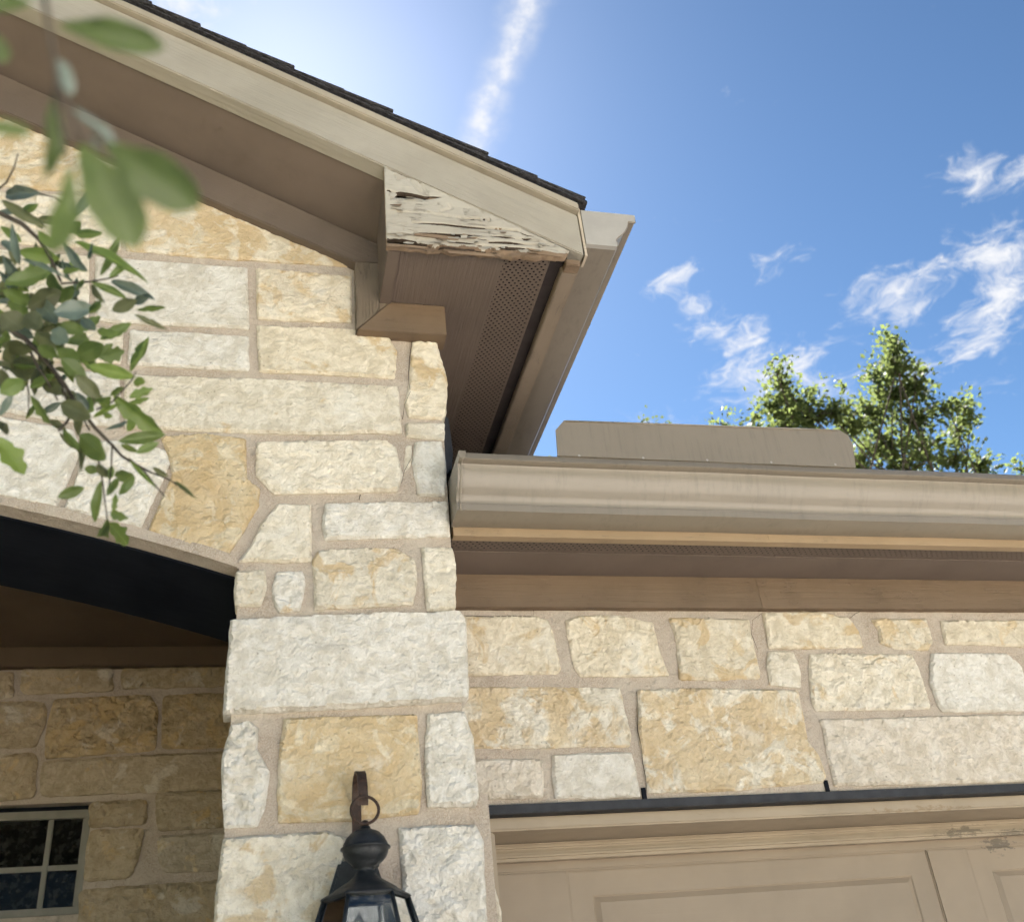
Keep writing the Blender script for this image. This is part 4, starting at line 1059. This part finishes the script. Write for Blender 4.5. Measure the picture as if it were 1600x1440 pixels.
# crimped edge of the cap
tube('crimp', [(gx0+.003, YA-.0015-o-.001, zgb+h) for o, h in GPF[3:17]], .0032, M_GUT, g1, 6)
ysg = YA-.149
sg = [(q.x, q.z) for q in (onY(a, b, ysg) for a, b in ((872, 719), (868, 672), (881, 657), (1312, 672), (1325, 681), (1332, 694), (1338, 734)))]
ztl = zgb+.1270
sg[0] = (sg[0][0], ztl); sg[-1] = (sg[-1][0], ztl)
prism('splash_guard', sg, ysg-.0012, ysg+.0012, M_GUT, g1, label='upright sheet metal splash guard with clipped corners')
hem = [onY(a, b, ysg-.003) for a, b in ((884, 657.5), (1309, 672))]
tube('hem', [hem[0], hem[0].lerp(hem[1], .33)+Vector((0, .001, .001)), hem[0].lerp(hem[1], .7)+Vector((0, -.001, -.0006)), hem[1]], .0022, M_GUT, g1, 6)
for k in range(5):
    q = onY(905+k*100, 712+k*3.4, ysg-.002); mesh_obj('screw', [(q.x+.0035*math.cos(a), ysg-.003, q.z+.0035*math.sin(a)) for a in np.linspace(0, 6.283, 9)[:-1]], [list(range(8))], M_CAP, g1)
sg_lip = box('guard_flange', (sg[0][0], ysg+.0013, ztl), (sg[-1][0], ysg+.02, ztl+.002), M_GUT, g1)
for k in range(6):
    x = sg[0][0]+.05+k*(sg[-1][0]-sg[0][0]-.1)/5
    lathe('rivet', [(.0001, ztl+.004), (.003, ztl+.0035), (.004, ztl+.002)], (x, ysg+.011, 0), M_GUT, g1, 8)

g2 = empty('rain_gutter', (.9, 2.8, zs), 'short taupe rain gutter on the gable eave seen end on', 'gutter', 'rain gutters')
zg2 = onY(914, 379, YR).z-.002
xg = xe+.013
tr2 = sweep_y('trough', [(xg+o*1.05, zg2+h*.97) for o, h in GPF], YR+.004, YE, M_GUT, g2, True)
try: tr2.data.set_sharp_from_angle(angle=math.radians(35))
except Exception: pass
ep = [(xg+o*1.055, zg2-.001+h*.98) for o, h in GPF[1:17]]+[(xg+.159, zg2+.126), (xg, zg2+.126)]
n = len(ep)
v = [(a, YR+.001, b) for a, b in ep]+[(a, YR+.016, b) for a, b in ep]
f = [list(range(n))]+[[i, (i+1) % n, (i+1) % n+n, i+n] for i in range(n)]
fix_normals(mesh_obj('end_cap', v, f, M_CAP, g2, label='pale grey gutter end cap'))
tube('crimp', [(xg+o*1.05+.001, YR+.006, zg2+h*.97) for o, h in GPF[3:17]], .0032, M_GUT, g2, 6)

# ================================================================== wall lantern
LX, LY = onY(571, 1325, 2.06).x, 2.06
lan = empty('wall_lantern', (LX, LY, onY(571, 1440, LY).z-.12), 'black hexagonal wall lantern with rusty hook and ring on the stone pier', 'lantern')
zr = onY(571, 1325, LY).z      # rim of the ball
lathe('finial_cap', [(.0005, zr+.040), (.010, zr+.040), (.0105, zr+.036), (.017, zr+.033), (.027, zr+.029), (.030, zr+.026), (.037, zr+.019), (.0425, zr+.008), (.0435, zr+.003), (.0475, zr+.0015), (.0478, zr-.001), (.0440, zr-.0025), (.043, zr-.009), (.0395, zr-.017), (.033, zr-.024), (.026, zr-.029), (.025, zr-.034), (.016, zr-.036), (.016, zr-.043), (.019, zr-.045)], (LX, LY), M_IRON, lan, 40)
for k in range(24):
    a = 2*math.pi*k/24
    if k % 2: continue
hz = zr-.043
hood = [(.018, hz), (.023, hz-.007), (.032, hz-.015), (.046, hz-.023), (.057, hz-.029), (.060, hz-.032), (.070, hz-.037), (.080, hz-.043), (.082, hz-.046), (.079, hz-.0475)]
v = []; f = []
S = 48
for r, z in hood:
    q = max(0, min(1, (r-.05)/.03))
    for k in range(S):
        a = 2*math.pi*k/S+math.pi/6*0
        ah = ((a+math.pi/6) % (math.pi/3))-math.pi/6
        rr_ = r*((1-q)+q*1.04*math.cos(math.pi/6)/math.cos(((a) % (math.pi/3))-math.pi/6))
        v.append((LX+rr_*math.cos(a), LY+rr_*math.sin(a), z))
for i in range(len(hood)-1):
    for k in range(S): f.append([i*S+k, i*S+(k+1) % S, (i+1)*S+(k+1) % S, (i+1)*S+k])
fix_normals(mesh_obj('hood', v, f, M_IRON, lan, smooth=True))
# hexagonal glazed body, corners at 0,60,120...
zt_, zm_, zb_ = hz-.047, hz-.135, hz-.26
R0, R1, R2 = .079, .106, .088
cor = lambda r, k, z: Vector((LX+r*math.cos(math.pi/3*k), LY+r*math.sin(math.pi/3*k), z))
for k in range(6):
    tube('corner_bar', [cor(R0, k, zt_), cor((R0+R1)/2+.001, k, (zt_+zm_)/2), cor(R1, k, zm_), cor(R2, k, zb_)], .0040, M_IRON, lan, 6)
    q = [cor(R0-.003, k, zt_), cor(R0-.003, k+1, zt_), cor(R1-.003, k+1, zm_), cor(R1-.003, k, zm_), cor(R2-.003, k+1, zb_), cor(R2-.003, k, zb_)]
    mesh_obj('pane', q, [[0, 1, 2, 3], [3, 2, 4, 5]], M_LGLASS, lan)
    tube('pane_rail', [cor(R0, k, zt_), cor(R0, k+1, zt_)], .0035, M_IRON, lan, 6)
    tube('pane_rail', [cor(R2, k, zb_), cor(R2, k+1, zb_)], .0045, M_IRON, lan, 6)
lathe('base_cup', [(R2, zb_), (R2*.8, zb_-.015), (.03, zb_-.03), (.012, zb_-.05), (.0005, zb_-.07)], (LX, LY), M_IRON, lan, 24)
lathe('candle_sleeve', [(.011, zb_), (.011, zm_-.01), (.0005, zm_-.01)], (LX, LY), M_BULB, lan, 16)
lathe('bulb', [(.008, zm_-.009), (.014, zm_+.006), (.015, zm_+.016), (.009, zm_+.034), (.0005, zm_+.050)], (LX, LY), M_LGLASS, lan, 16)
# ring and its knuckle
rc = Vector((LX-.001, LY-.012, zr+.069))
tube('ring', [rc+Vector((.0265*math.cos(a), .004*math.sin(a), .0265*math.sin(a))) for a in np.linspace(0, 2*math.pi, 37)], .0031, M_RUST, lan, 8)
lathe('knuckle', [(.0005, zr+.053), (.006, zr+.051), (.008, zr+.046), (.007, zr+.040), (.0005, zr+.039)], (LX, LY), M_RUST, lan, 14)
# hooked flat arm
yw_ = YA-.030
ztp = onY(566, 1199, LY+.02).z
arc = []
for t in np.linspace(0, 1, 26):
    a = math.pi*t
    arc.append((LY+.005+(yw_-LY-.005)*(.5-.5*math.cos(a)), ztp-.062+.062*math.sin(a)**.8))
pts = [(LY+.004, zr+.097), (LY+.005, ztp-.075)]+arc+[(yw_, ztp-.1), (yw_, zr-.09)]
v = []; f = []; hw = .0095
for i, (y, z) in enumerate(pts):
    a = Vector(pts[max(i-1, 0)]); b = Vector(pts[min(i+1, len(pts)-1)]); t = (b-a).normalized(); nn = Vector((-t.y, t.x))*.0022
    xo = LX-.002-.004*min(1, i/20)
    v += [(xo-hw, y+nn.x, z+nn.y), (xo+hw, y+nn.x, z+nn.y), (xo+hw, y-nn.x, z-nn.y), (xo-hw, y-nn.x, z-nn.y)]
for i in range(len(pts)-1):
    for k in range(4): f.append([i*4+k, i*4+(k+1) % 4, (i+1)*4+(k+1) % 4, (i+1)*4+k])
fix_normals(mesh_obj('hook_arm', v, f, M_RUST, lan))
pzt = onY(560, 1343, YA-.04).z
pcx = onY(558, 1343, YA-.04).x
pl_ = [(pcx-.036, pzt), (pcx+.036, pzt), (pcx+.088, pzt-.16), (pcx+.088, pzt-.30), (pcx, pzt-.40), (pcx-.088, pzt-.30), (pcx-.088, pzt-.16)]
prism('back_plate', pl_, YA-.045, YA-.012, M_IRON, lan, .006)

# ================================================================== oak branches close to the camera
def leaf_template(kind):
    """unit leaf along +x, width about 1 across y; folded on its midrib, curled, edge wavy or lobed"""
    r_ = random.Random(kind*13+1); n = 14; m = 4; v = []; f = []
    for i in range(n+1):
        t = i/n
        w = .5*(math.sin(math.pi*min(1, t**.85*1.0))**.8)*(.75+.35*t) if kind != 3 else .5*math.sin(math.pi*t)**.75
        if kind in (1, 4): w *= 1+.22*math.sin(t*19+kind)*(t > .25)*(t < .97)
        if kind == 2: w *= 1+.10*math.sin(t*27)
        if kind == 5: w = .5*math.sin(math.pi*t**1.45)**.62*(1+.05*math.sin(t*16))
        w = max(w, .004)
        curl = (-.22 if kind % 2 else .15)*(t-.45)**2*2.2 + .03*math.sin(t*7+kind)
        for j in range(-m, m+1):
            s = j/m; v.append((t, w*s, curl/1.6 + .16*w*abs(s)**1.3 + .02*math.sin(t*15+s*3+kind)*abs(s)))
    W = 2*m+1
    for i in range(n):
        for j in range(W-1): f.append([i*W+j, (i+1)*W+j, (i+1)*W+j+1, i*W+j+1])
    me = bpy.data.meshes.new('leaf_%d' % kind); me.from_pydata(v, [], f); me.update()
    me.polygons.foreach_set('use_smooth', [True]*len(me.polygons)); return me
TPL = {}
def leaf_mesh(kind, mi):
    if (kind, mi) not in TPL:
        me = leaf_template(kind); me.materials.append(M_LEAF[mi]); TPL[(kind, mi)] = me
    return TPL[(kind, mi)]
rl = random.Random(9)
def add_leaf(parent, b, t, wpx, dep, mi=0, kind=None, roll=None, tipd=None):
    B = atD(b[0], b[1], dep); T = atD(t[0], t[1], dep*(1+(rl.uniform(-.04, .05) if tipd is None else tipd)))
    ax = (T-B); L = ax.length; ax = ax/L
    toc = (Vector((0, 0, CAMZ))-B).normalized(); nrm = (toc-ax*toc.dot(ax)).normalized()
    rollv = rl.uniform(-.5, .5) if roll is None else roll
    side = nrm.cross(ax)
    nrm2 = nrm*math.cos(rollv)+side*math.sin(rollv); side2 = nrm2.cross(ax)
    Wd = wpx*dep/FPX/max(.35, abs(math.cos(rollv)))
    me = leaf_mesh(rl.randrange(5) if kind is None else kind, mi)
    o = link(bpy.data.objects.new('leaf', me)); po = WORLD_ORIGIN[parent.name]
    B2 = B-po; o.parent = parent
    cz = L*.9
    o.matrix_local = Matrix(((ax.x*L, side2.x*Wd, nrm2.x*cz, B2.x), (ax.y*L, side2.y*Wd, nrm2.y*cz, B2.y), (ax.z*L, side2.z*Wd, nrm2.z*cz, B2.z), (0, 0, 0, 1)))
    return o
def twig(parent, pts, w0, w1, dep):
    P = [atD(a, b, dep*(1+.006*math.sin(i*1.9))) for i, (a, b) in enumerate(pts)]
    R_ = np.linspace(w0, w1, len(P))*dep/FPX/2
    tube('twig', P, list(R_), M_BARK, parent, 6)
D1 = 1.30
br1 = empty('oak_branch', atD(-140, 420, D1), 'leafy oak branch in focus against the stone gable', 'branch', 'oak branches in the foreground')
twig(br1, [(-160, 380), (-60, 335), (0, 333), (35, 350), (62, 375), (80, 405), (95, 440)], 11, 4, D1)
twig(br1, [(-160, 500), (-60, 490), (0, 505), (40, 530), (70, 562), (100, 600), (122, 636), (150, 670), (175, 695), (190, 712), (206, 722), (236, 738)], 10, 3, D1*1.01)
twig(br1, [(70, 562), (90, 590), (105, 625), (128, 650), (140, 672)], 5, 3, D1*.99)
twig(br1, [(95, 443), (142, 440), (175, 434), (185, 431)], 4, 2, D1)
twig(br1, [(48, 550), (60, 575), (72, 592), (90, 625)], 5, 3, D1*.985)
twig(br1, [(42, 598), (45, 615), (44, 648)], 3, 2, D1*.98)
twig(br1, [(150, 705), (158, 735), (163, 775), (168, 815)], 4, 2, D1*.985)
twig(br1, [(175, 698), (174, 730), (170, 760)], 3, 2, D1*.99)
twig(br1, [(201, 716), (225, 735), (240, 755), (258, 776)], 3, 2, D1)
twig(br1, [(236, 738), (262, 748), (285, 762)], 3, 2, D1)
twig(br1, [(118, 636), (104, 660), (92, 672)], 4, 5, D1*.985)
twig(br1, [(53, 301), (85, 308), (105, 322)], 3, 2, D1)
twig(br1, [(-20, 310), (10, 285), (22, 262), (28, 240)], 4, 2, D1*.98)
twig(br1, [(150, 640), (175, 628), (205, 595), (213, 580)], 3, 2, D1*.99)
LV = [((111, 373), (214, 427), 13, 0, 3), ((98, 378), (133, 423), 12, 2, 3), ((119, 365), (160, 364), 14, 0, 0), ((155, 432), (182, 377), 13, 0, 0), ((170, 433), (197, 415), 10, 0, 3), ((171, 437), (233, 463), 15, 2, 3),
 ((142, 440), (193, 463), 11, 1, 3), ((141, 443), (159, 469), 9, 1, 3), ((209, 474), (235, 463), 13, 2, 0), ((176, 485), (211, 470), 20, 1, 0), ((211, 483), (250, 479), 9, 0, 2), ((209, 492), (255, 514), 9, 1, 2),
 ((142, 487), (160, 469), 13, 0, 2), ((84, 489), (142, 483), 29, 1, 0), ((42, 481), (89, 457), 33, 1, 0), ((7, 445), (78, 425), 26, 0, 2), ((29, 392), (87, 403), 24, 0, 0), ((78, 421), (93, 463), 20, 0, 0), ((93, 472), (115, 448), 18, 0, 0),
 ((4, 454), (44, 472), 20, 0, 0), ((31, 403), (93, 428), 7, 2, 3), ((2, 374), (22, 392), 13, 2, 3), ((18, 350), (29, 410), 11, 2, 3), ((0, 312), (62, 350), 15, 1, 3), ((4, 305), (53, 301), 20, 2, 3), ((115, 341), (147, 294), 13, 1, 3),
 ((155, 531), (198, 508), 17, 0, 2), ((120, 557), (158, 539), 30, 1, 0), ((155, 559), (192, 550), 22, 0, 1), ((207, 570), (229, 534), 13, 0, 2), ((104, 534), (140, 530), 20, 0, 1), ((82, 517), (107, 534), 26, 1, 0), ((4, 539), (49, 545), 22, 1, 0),
 ((40, 494), (67, 512), 28, 1, 0), ((2, 490), (33, 512), 34, 1, 0), ((53, 517), (82, 537), 22, 1, 2), ((42, 599), (33, 564), 36, 1, 0), ((0, 614), (33, 595), 26, 1, 0), ((48, 616), (74, 656), 13, 0, 4), ((0, 650), (18, 617), 11, 2, 3),
 ((-6, 683), (33, 736), 30, 3, 4), ((0, 660), (9, 681), 12, 1, 0), ((139, 571), (205, 588), 21, 3, 0), ((118, 586), (153, 619), 21, 1, 3), ((175, 618), (246, 673), 24, 3, 1), ((201, 621), (235, 608), 14, 0, 1), ((144, 652), (182, 633), 8, 0, 3),
 ((184, 690), (250, 680), 19, 0, 0), ((212, 708), (244, 693), 14, 0, 0), ((127, 680), (165, 716), 30, 0, 0), ((97, 631), (142, 652), 28, 1, 0), ((73, 598), (94, 619), 21, 1, 0), ((51, 605), (87, 588), 14, 0, 0), ((203, 584), (229, 536), 14, 0, 0),
 ((210, 596), (227, 598), 14, 0, 0), ((163, 647), (178, 649), 9, 0, 0), ((189, 695), (214, 706), 9, 0, 0), ((132, 761), (94, 775), 17, 0, 0), ((157, 751), (148, 810), 13, 1, 3), ((182, 742), (210, 740), 17, 0, 0), ((210, 744), (187, 770), 14, 0, 0),
 ((184, 749), (168, 775), 12, 0, 2), ((168, 814), (158, 840), 17, 3, 1), ((169, 815), (194, 846), 22, 3, 4), ((171, 801), (196, 809), 14, 0, 1), ((181, 770), (177, 798), 8, 0, 1), ((201, 718), (238, 756), 6, 1, 3), ((238, 730), (260, 743), 8, 1, 3),
 ((271, 750), (302, 775), 6, 1, 3), ((198, 674), (208, 655), 14, 1, 0), ((132, 732), (153, 735), 14, 0, 0), ((165, 671), (198, 659), 6, 2, 3), ((101, 676), (125, 706), 12, 0, 2), ((175, 728), (170, 748), 10, 0, 0), ((151, 723), (165, 742), 14, 1, 0),
 ((122, 695), (127, 728), 8, 1, 3), ((152, 631), (170, 623), 16, 0, 1), ((147, 560), (172, 540), 14, 0, 2), ((128, 500), (150, 517), 15, 2, 0), ((150, 517), (180, 520), 12, 0, 1), ((0, 330), (40, 330), 10, 2, 3), ((60, 470), (90, 505), 24, 1, 0),
 ((10, 470), (40, 495), 22, 0, 0), ((95, 505), (128, 520), 20, 0, 0), ((88, 545), (118, 560), 24, 1, 0), ((0, 560), (20, 545), 26, 1, 0), ((15, 512), (48, 525), 20, 2, 0), ((95, 560), (130, 590), 24, 1, 0), ((58, 540), (85, 555), 20, 0, 0),
 ((120, 520), (150, 500), 16, 0, 2), ((4, 400), (30, 440), 14, 2, 3), ((0, 425), (25, 455), 12, 2, 3), ((36, 330), (60, 318), 12, 0, 0), ((55, 335), (64, 352), 10, 1, 0), ((126, 345), (112, 362), 14, 0, 0), ((100, 425), (125, 423), 9, 0, 0), ((117, 455), (128, 440), 8, 0, 0),
 ((138, 407), (143, 385), 6, 2, 3), ((96, 406), (112, 440), 6, 2, 3), ((60, 360), (80, 385), 14, 0, 0), ((0, 575), (8, 610), 18, 1, 0), ((105, 610), (125, 640), 18, 1, 0), ((138, 640), (120, 615), 14, 2, 0), ((195, 605), (176, 616), 9, 1, 0)]
for b, t, w, mi, kd in LV:
    t = (b[0]+(t[0]-b[0])*1.12, b[1]+(t[1]-b[1])*1.12)
    q_ = rl.random()
    if mi == 1 and q_ < .40: mi = 2 if q_ < .08 else 0
    elif mi == 0 and q_ < .18: mi = 3
    add_leaf(br1, b, t, w*1.16, D1*rl.uniform(.955, 1.03), mi, kd)
for k in range(150):      # deeper leaves of the same spray, and the part of it that runs out of the picture
    a = rl.uniform(0, 6.28)
    if k < 84: cx, cy = rl.gauss(38, 46), rl.gauss(480, 68)
    elif k < 106: cx, cy = rl.gauss(112, 26), rl.gauss(600, 44)
    else: cx, cy = rl.uniform(-190, -20), rl.uniform(300, 640)
    L = rl.uniform(28, 55)
    add_leaf(br1, (cx, cy), (cx+L*math.cos(a), cy+L*math.sin(a)), L*rl.uniform(.2, .4), D1*rl.uniform(1.03, 1.12), rl.choice([0, 0, 0, 1, 1, 1, 2, 3]))
D0 = .43
br0 = empty('oak_branch', atD(60, -160, D0), 'blurred oak sprig hanging closest to the camera, large soft leaves', 'branch', 'oak branches in the foreground')
twig(br0, [(50, -170), (62, -60), (70, 0), (76, 45), (84, 90), (92, 135), (106, 165), (118, 195), (126, 225)], 11, 6, D0)
twig(br0, [(84, 130), (92, 190), (105, 235), (112, 262)], 7, 4, D0)
N4 = 4
for b, t, w, mi, kd, ro_ in [((86, 36), (256, 72), 48, N4, 5, .15), ((90, 92), (112, 150), 26, 2, 0, .5), ((86, 150), (76, 282), 30, N4, 3, .7), ((112, 165), (196, 246), 14, 2, 3, .9), ((122, 218), (216, 384), 84, N4, 5, .1),
    ((160, 222), (310, 322), 78, N4, 5, -.1), ((114, 258), (84, 400), 42, N4, 5, .4), ((-40, 196), (50, 206), 24, N4, 5, .2), ((-40, 40), (14, 96), 34, N4, 5, .2), ((-50, 4), (52, 8), 28, N4, 0, .3), ((140, 214), (155, 230), 12, 2, 0, .6),
    ((60, -60), (170, -40), 50, N4, 0, .1), ((55, -90), (-60, -50), 50, N4, 0, .1), ((52, -120), (140, -180), 55, N4, 0, .1)]:
    add_leaf(br0, b, t, w, D0*rl.uniform(.97, 1.03), mi, kd, ro_, .02)

# ================================================================== trees behind the garage
def tree(name, base, lobes, label, dist, nleaf, seed, trunk_r=.16, extra=()):
    """trunk, limbs reaching every lobe, and a crown of small leaf faces gathered in sprays"""
    r_ = np.random.default_rng(seed); rp = random.Random(seed)
    t = empty(name, base, label, 'tree', 'trees behind the garage roof')
    base = Vector(base); cs_ = []
    for (cx, cy, rx, ry, dn) in lobes:
        cy += 9
        c = atD(cx, cy, dist*rp.uniform(.97, 1.03)); cs_.append((c, rx*dist/FPX, ry*dist/FPX, dn))
    for (off, r0, dn) in extra: cs_.append((base+Vector(off), r0, r0, dn))
    topz = max(c.z for c, *_ in cs_); fork = Vector((base.x, base.y, base.z+(topz-base.z)*.33))
    tube('trunk', [base, base+Vector((.08, .05, (fork.z-base.z)*.5)), fork], [trunk_r*1.25, trunk_r, trunk_r*.8], M_BARK, t, 10)
    vs = []; fs = []; LFv = []; LFf = []
    for c, rx, rz, dn in cs_:
        mid = fork.lerp(c, .4)+Vector((rp.uniform(-.7, .7), rp.uniform(-.5, .5), .1)); mid2 = mid.lerp(c, .6)+Vector((rp.uniform(-.4, .4), rp.uniform(-.4, .4), 0))
        v_, f_ = tube_verts([fork, mid, mid2, c+Vector((rp.uniform(-.1, .1), 0, -rz*.4)), c+Vector((0, 0, rz*.5))], [trunk_r*.3, .022, .014, .009, .004], 6)
        k = len(vs); vs += v_; fs += [[i+k for i in q] for q in f_]
        ns = max(3, int(dn*10))
        for s in range(ns):
            u = r_.normal(size=3); u /= np.linalg.norm(u); rad = r_.uniform(.3, 1.2)**.6
            p = c+Vector((u[0]*rx*rad, u[1]*max(rx, rz)*rad, u[2]*rz*rad))
            st = c+Vector((0, 0, -rz*.35)) if rad > .3 else c
            v_, f_ = tube_verts([st, st.lerp(p, .6)+Vector((0, 0, .03)), p], [.016, .009, .004], 4)
            k = len(vs); vs += v_; fs += [[i+k for i in q] for q in f_]
            outd = (p-st).normalized() if (p-st).length > 1e-3 else Vector((0, 0, 1))
            for l in range(nleaf):
                q = p - outd*r_.uniform(-.14, .36) + Vector((r_.normal(), r_.normal(), r_.normal()))*.065
                d = (outd*.6+Vector((r_.normal(), r_.normal(), r_.normal()))*.7).normalized()
                nrm = Vector((r_.normal(), r_.normal(), r_.normal()+.8)).normalized(); sd2 = d.cross(nrm).normalized()
                Lf = r_.uniform(.05, .105); w = Lf*r_.uniform(.22, .36)
                k = len(LFv); up = nrm*Lf*.08
                LFv += [q, q+d*Lf*.5+sd2*w+up, q+d*Lf, q+d*Lf*.5-sd2*w+up]; LFf += [[k, k+1, k+2], [k, k+2, k+3]]
    mesh_obj('limbs', vs, fs, M_BARK, t, smooth=True)
    cr = mesh_obj('crown', LFv, LFf, M_TLEAF, t); cr['kind'] = 'stuff'
    return t
d = ray(1400, 700); dist = 13.0
b0 = d*dist
LB = [(1214, 572, 10, 14, .3), (1392, 524, 5, 10, .2), (1222, 590, 18, 26, .6), (1245, 612, 34, 26, 1.0), (1210, 625, 26, 26, .8), (1262, 640, 46, 26, 1.5), (1300, 632, 30, 18, .8), (1225, 655, 44, 20, 1.2), (1395, 535, 10, 18, .5), (1402, 562, 24, 20, .9), (1372, 575, 24, 16, .7), (1430, 590, 28, 22, .9),
      (1395, 605, 44, 28, 1.7), (1360, 628, 34, 22, 1.1), (1425, 640, 42, 30, 1.5), (1330, 655, 36, 20, 1.0), (1380, 680, 46, 32, 1.7), (1440, 685, 44, 32, 1.6), (1475, 625, 26, 18, .6), (1505, 635, 24, 14, .7), (1497, 660, 26, 12, .5),
      (1490, 705, 40, 24, 1.1), (1528, 712, 26, 20, .8), (1340, 705, 40, 30, 1.2), (1290, 690, 50, 26, 1.4), (1410, 725, 70, 26, 2.0), (1134, 655, 16, 9, .25), (1178, 645, 8, 14, .12), (1545, 735, 18, 14, .4), (1596, 726, 10, 9, .3)]
tree('oak_tree', (b0.x, b0.y, 0), LB, 'sunlit green oak crown rising behind the garage gutter', dist, 34, 3,
     extra=[((-.6, .6, 5.6), .9, 2.5), ((.8, .4, 5.4), .9, 2.5), ((0, -.3, 5.0), 1.0, 2.5), ((1.4, .3, 6.1), .6, 1.5)])
d = ray(960, 720); dist2 = 16.0; b1 = d*dist2
tree('oak_tree', (b1.x, b1.y, 0), [(1016, 658, 12, 9, .35), (851, 716, 8, 7, .25), (905, 725, 10, 9, .3), (990, 715, 60, 22, 1.5), (930, 745, 60, 20, 1.5)], 'oak whose topmost twigs just show over the splash guard', dist2, 20, 8,
     extra=[((-.6, .3, 6.6), .9, 2.0), ((.6, .3, 6.4), .9, 2.0)])

# ================================================================== ground
def sheet(name, a, b, z, mat):
    v = [(a[0], a[1], z), (b[0], a[1], z), (b[0], b[1], z), (a[0], b[1], z)]
    o = mesh_obj(name, v, [[0, 1, 2, 3]], mat, None, (0, 0, 0)); o['kind'] = 'structure'; o['label'] = name.replace('_', ' ')+' in front of the house'; return o
g = sheet('lawn', (-400, -400), (400, 400), -.010, M_GRASS); g['label'] = 'wide dry grass ground around the house'
g = sheet('driveway', (-1.6, -14), (9.0, 2.9), -.002, M_CONC); g['label'] = 'pale concrete driveway before the garage'
g = sheet('front_walk', (-3.2, -3.0), (-1.6, 1.98), -.002, M_CONC); g['label'] = 'pale concrete walk leading to the porch'
g = sheet('road', (-60, -22), (60, -14.01), -.006, M_ROAD); g['label'] = 'grey road along the front of the lot'
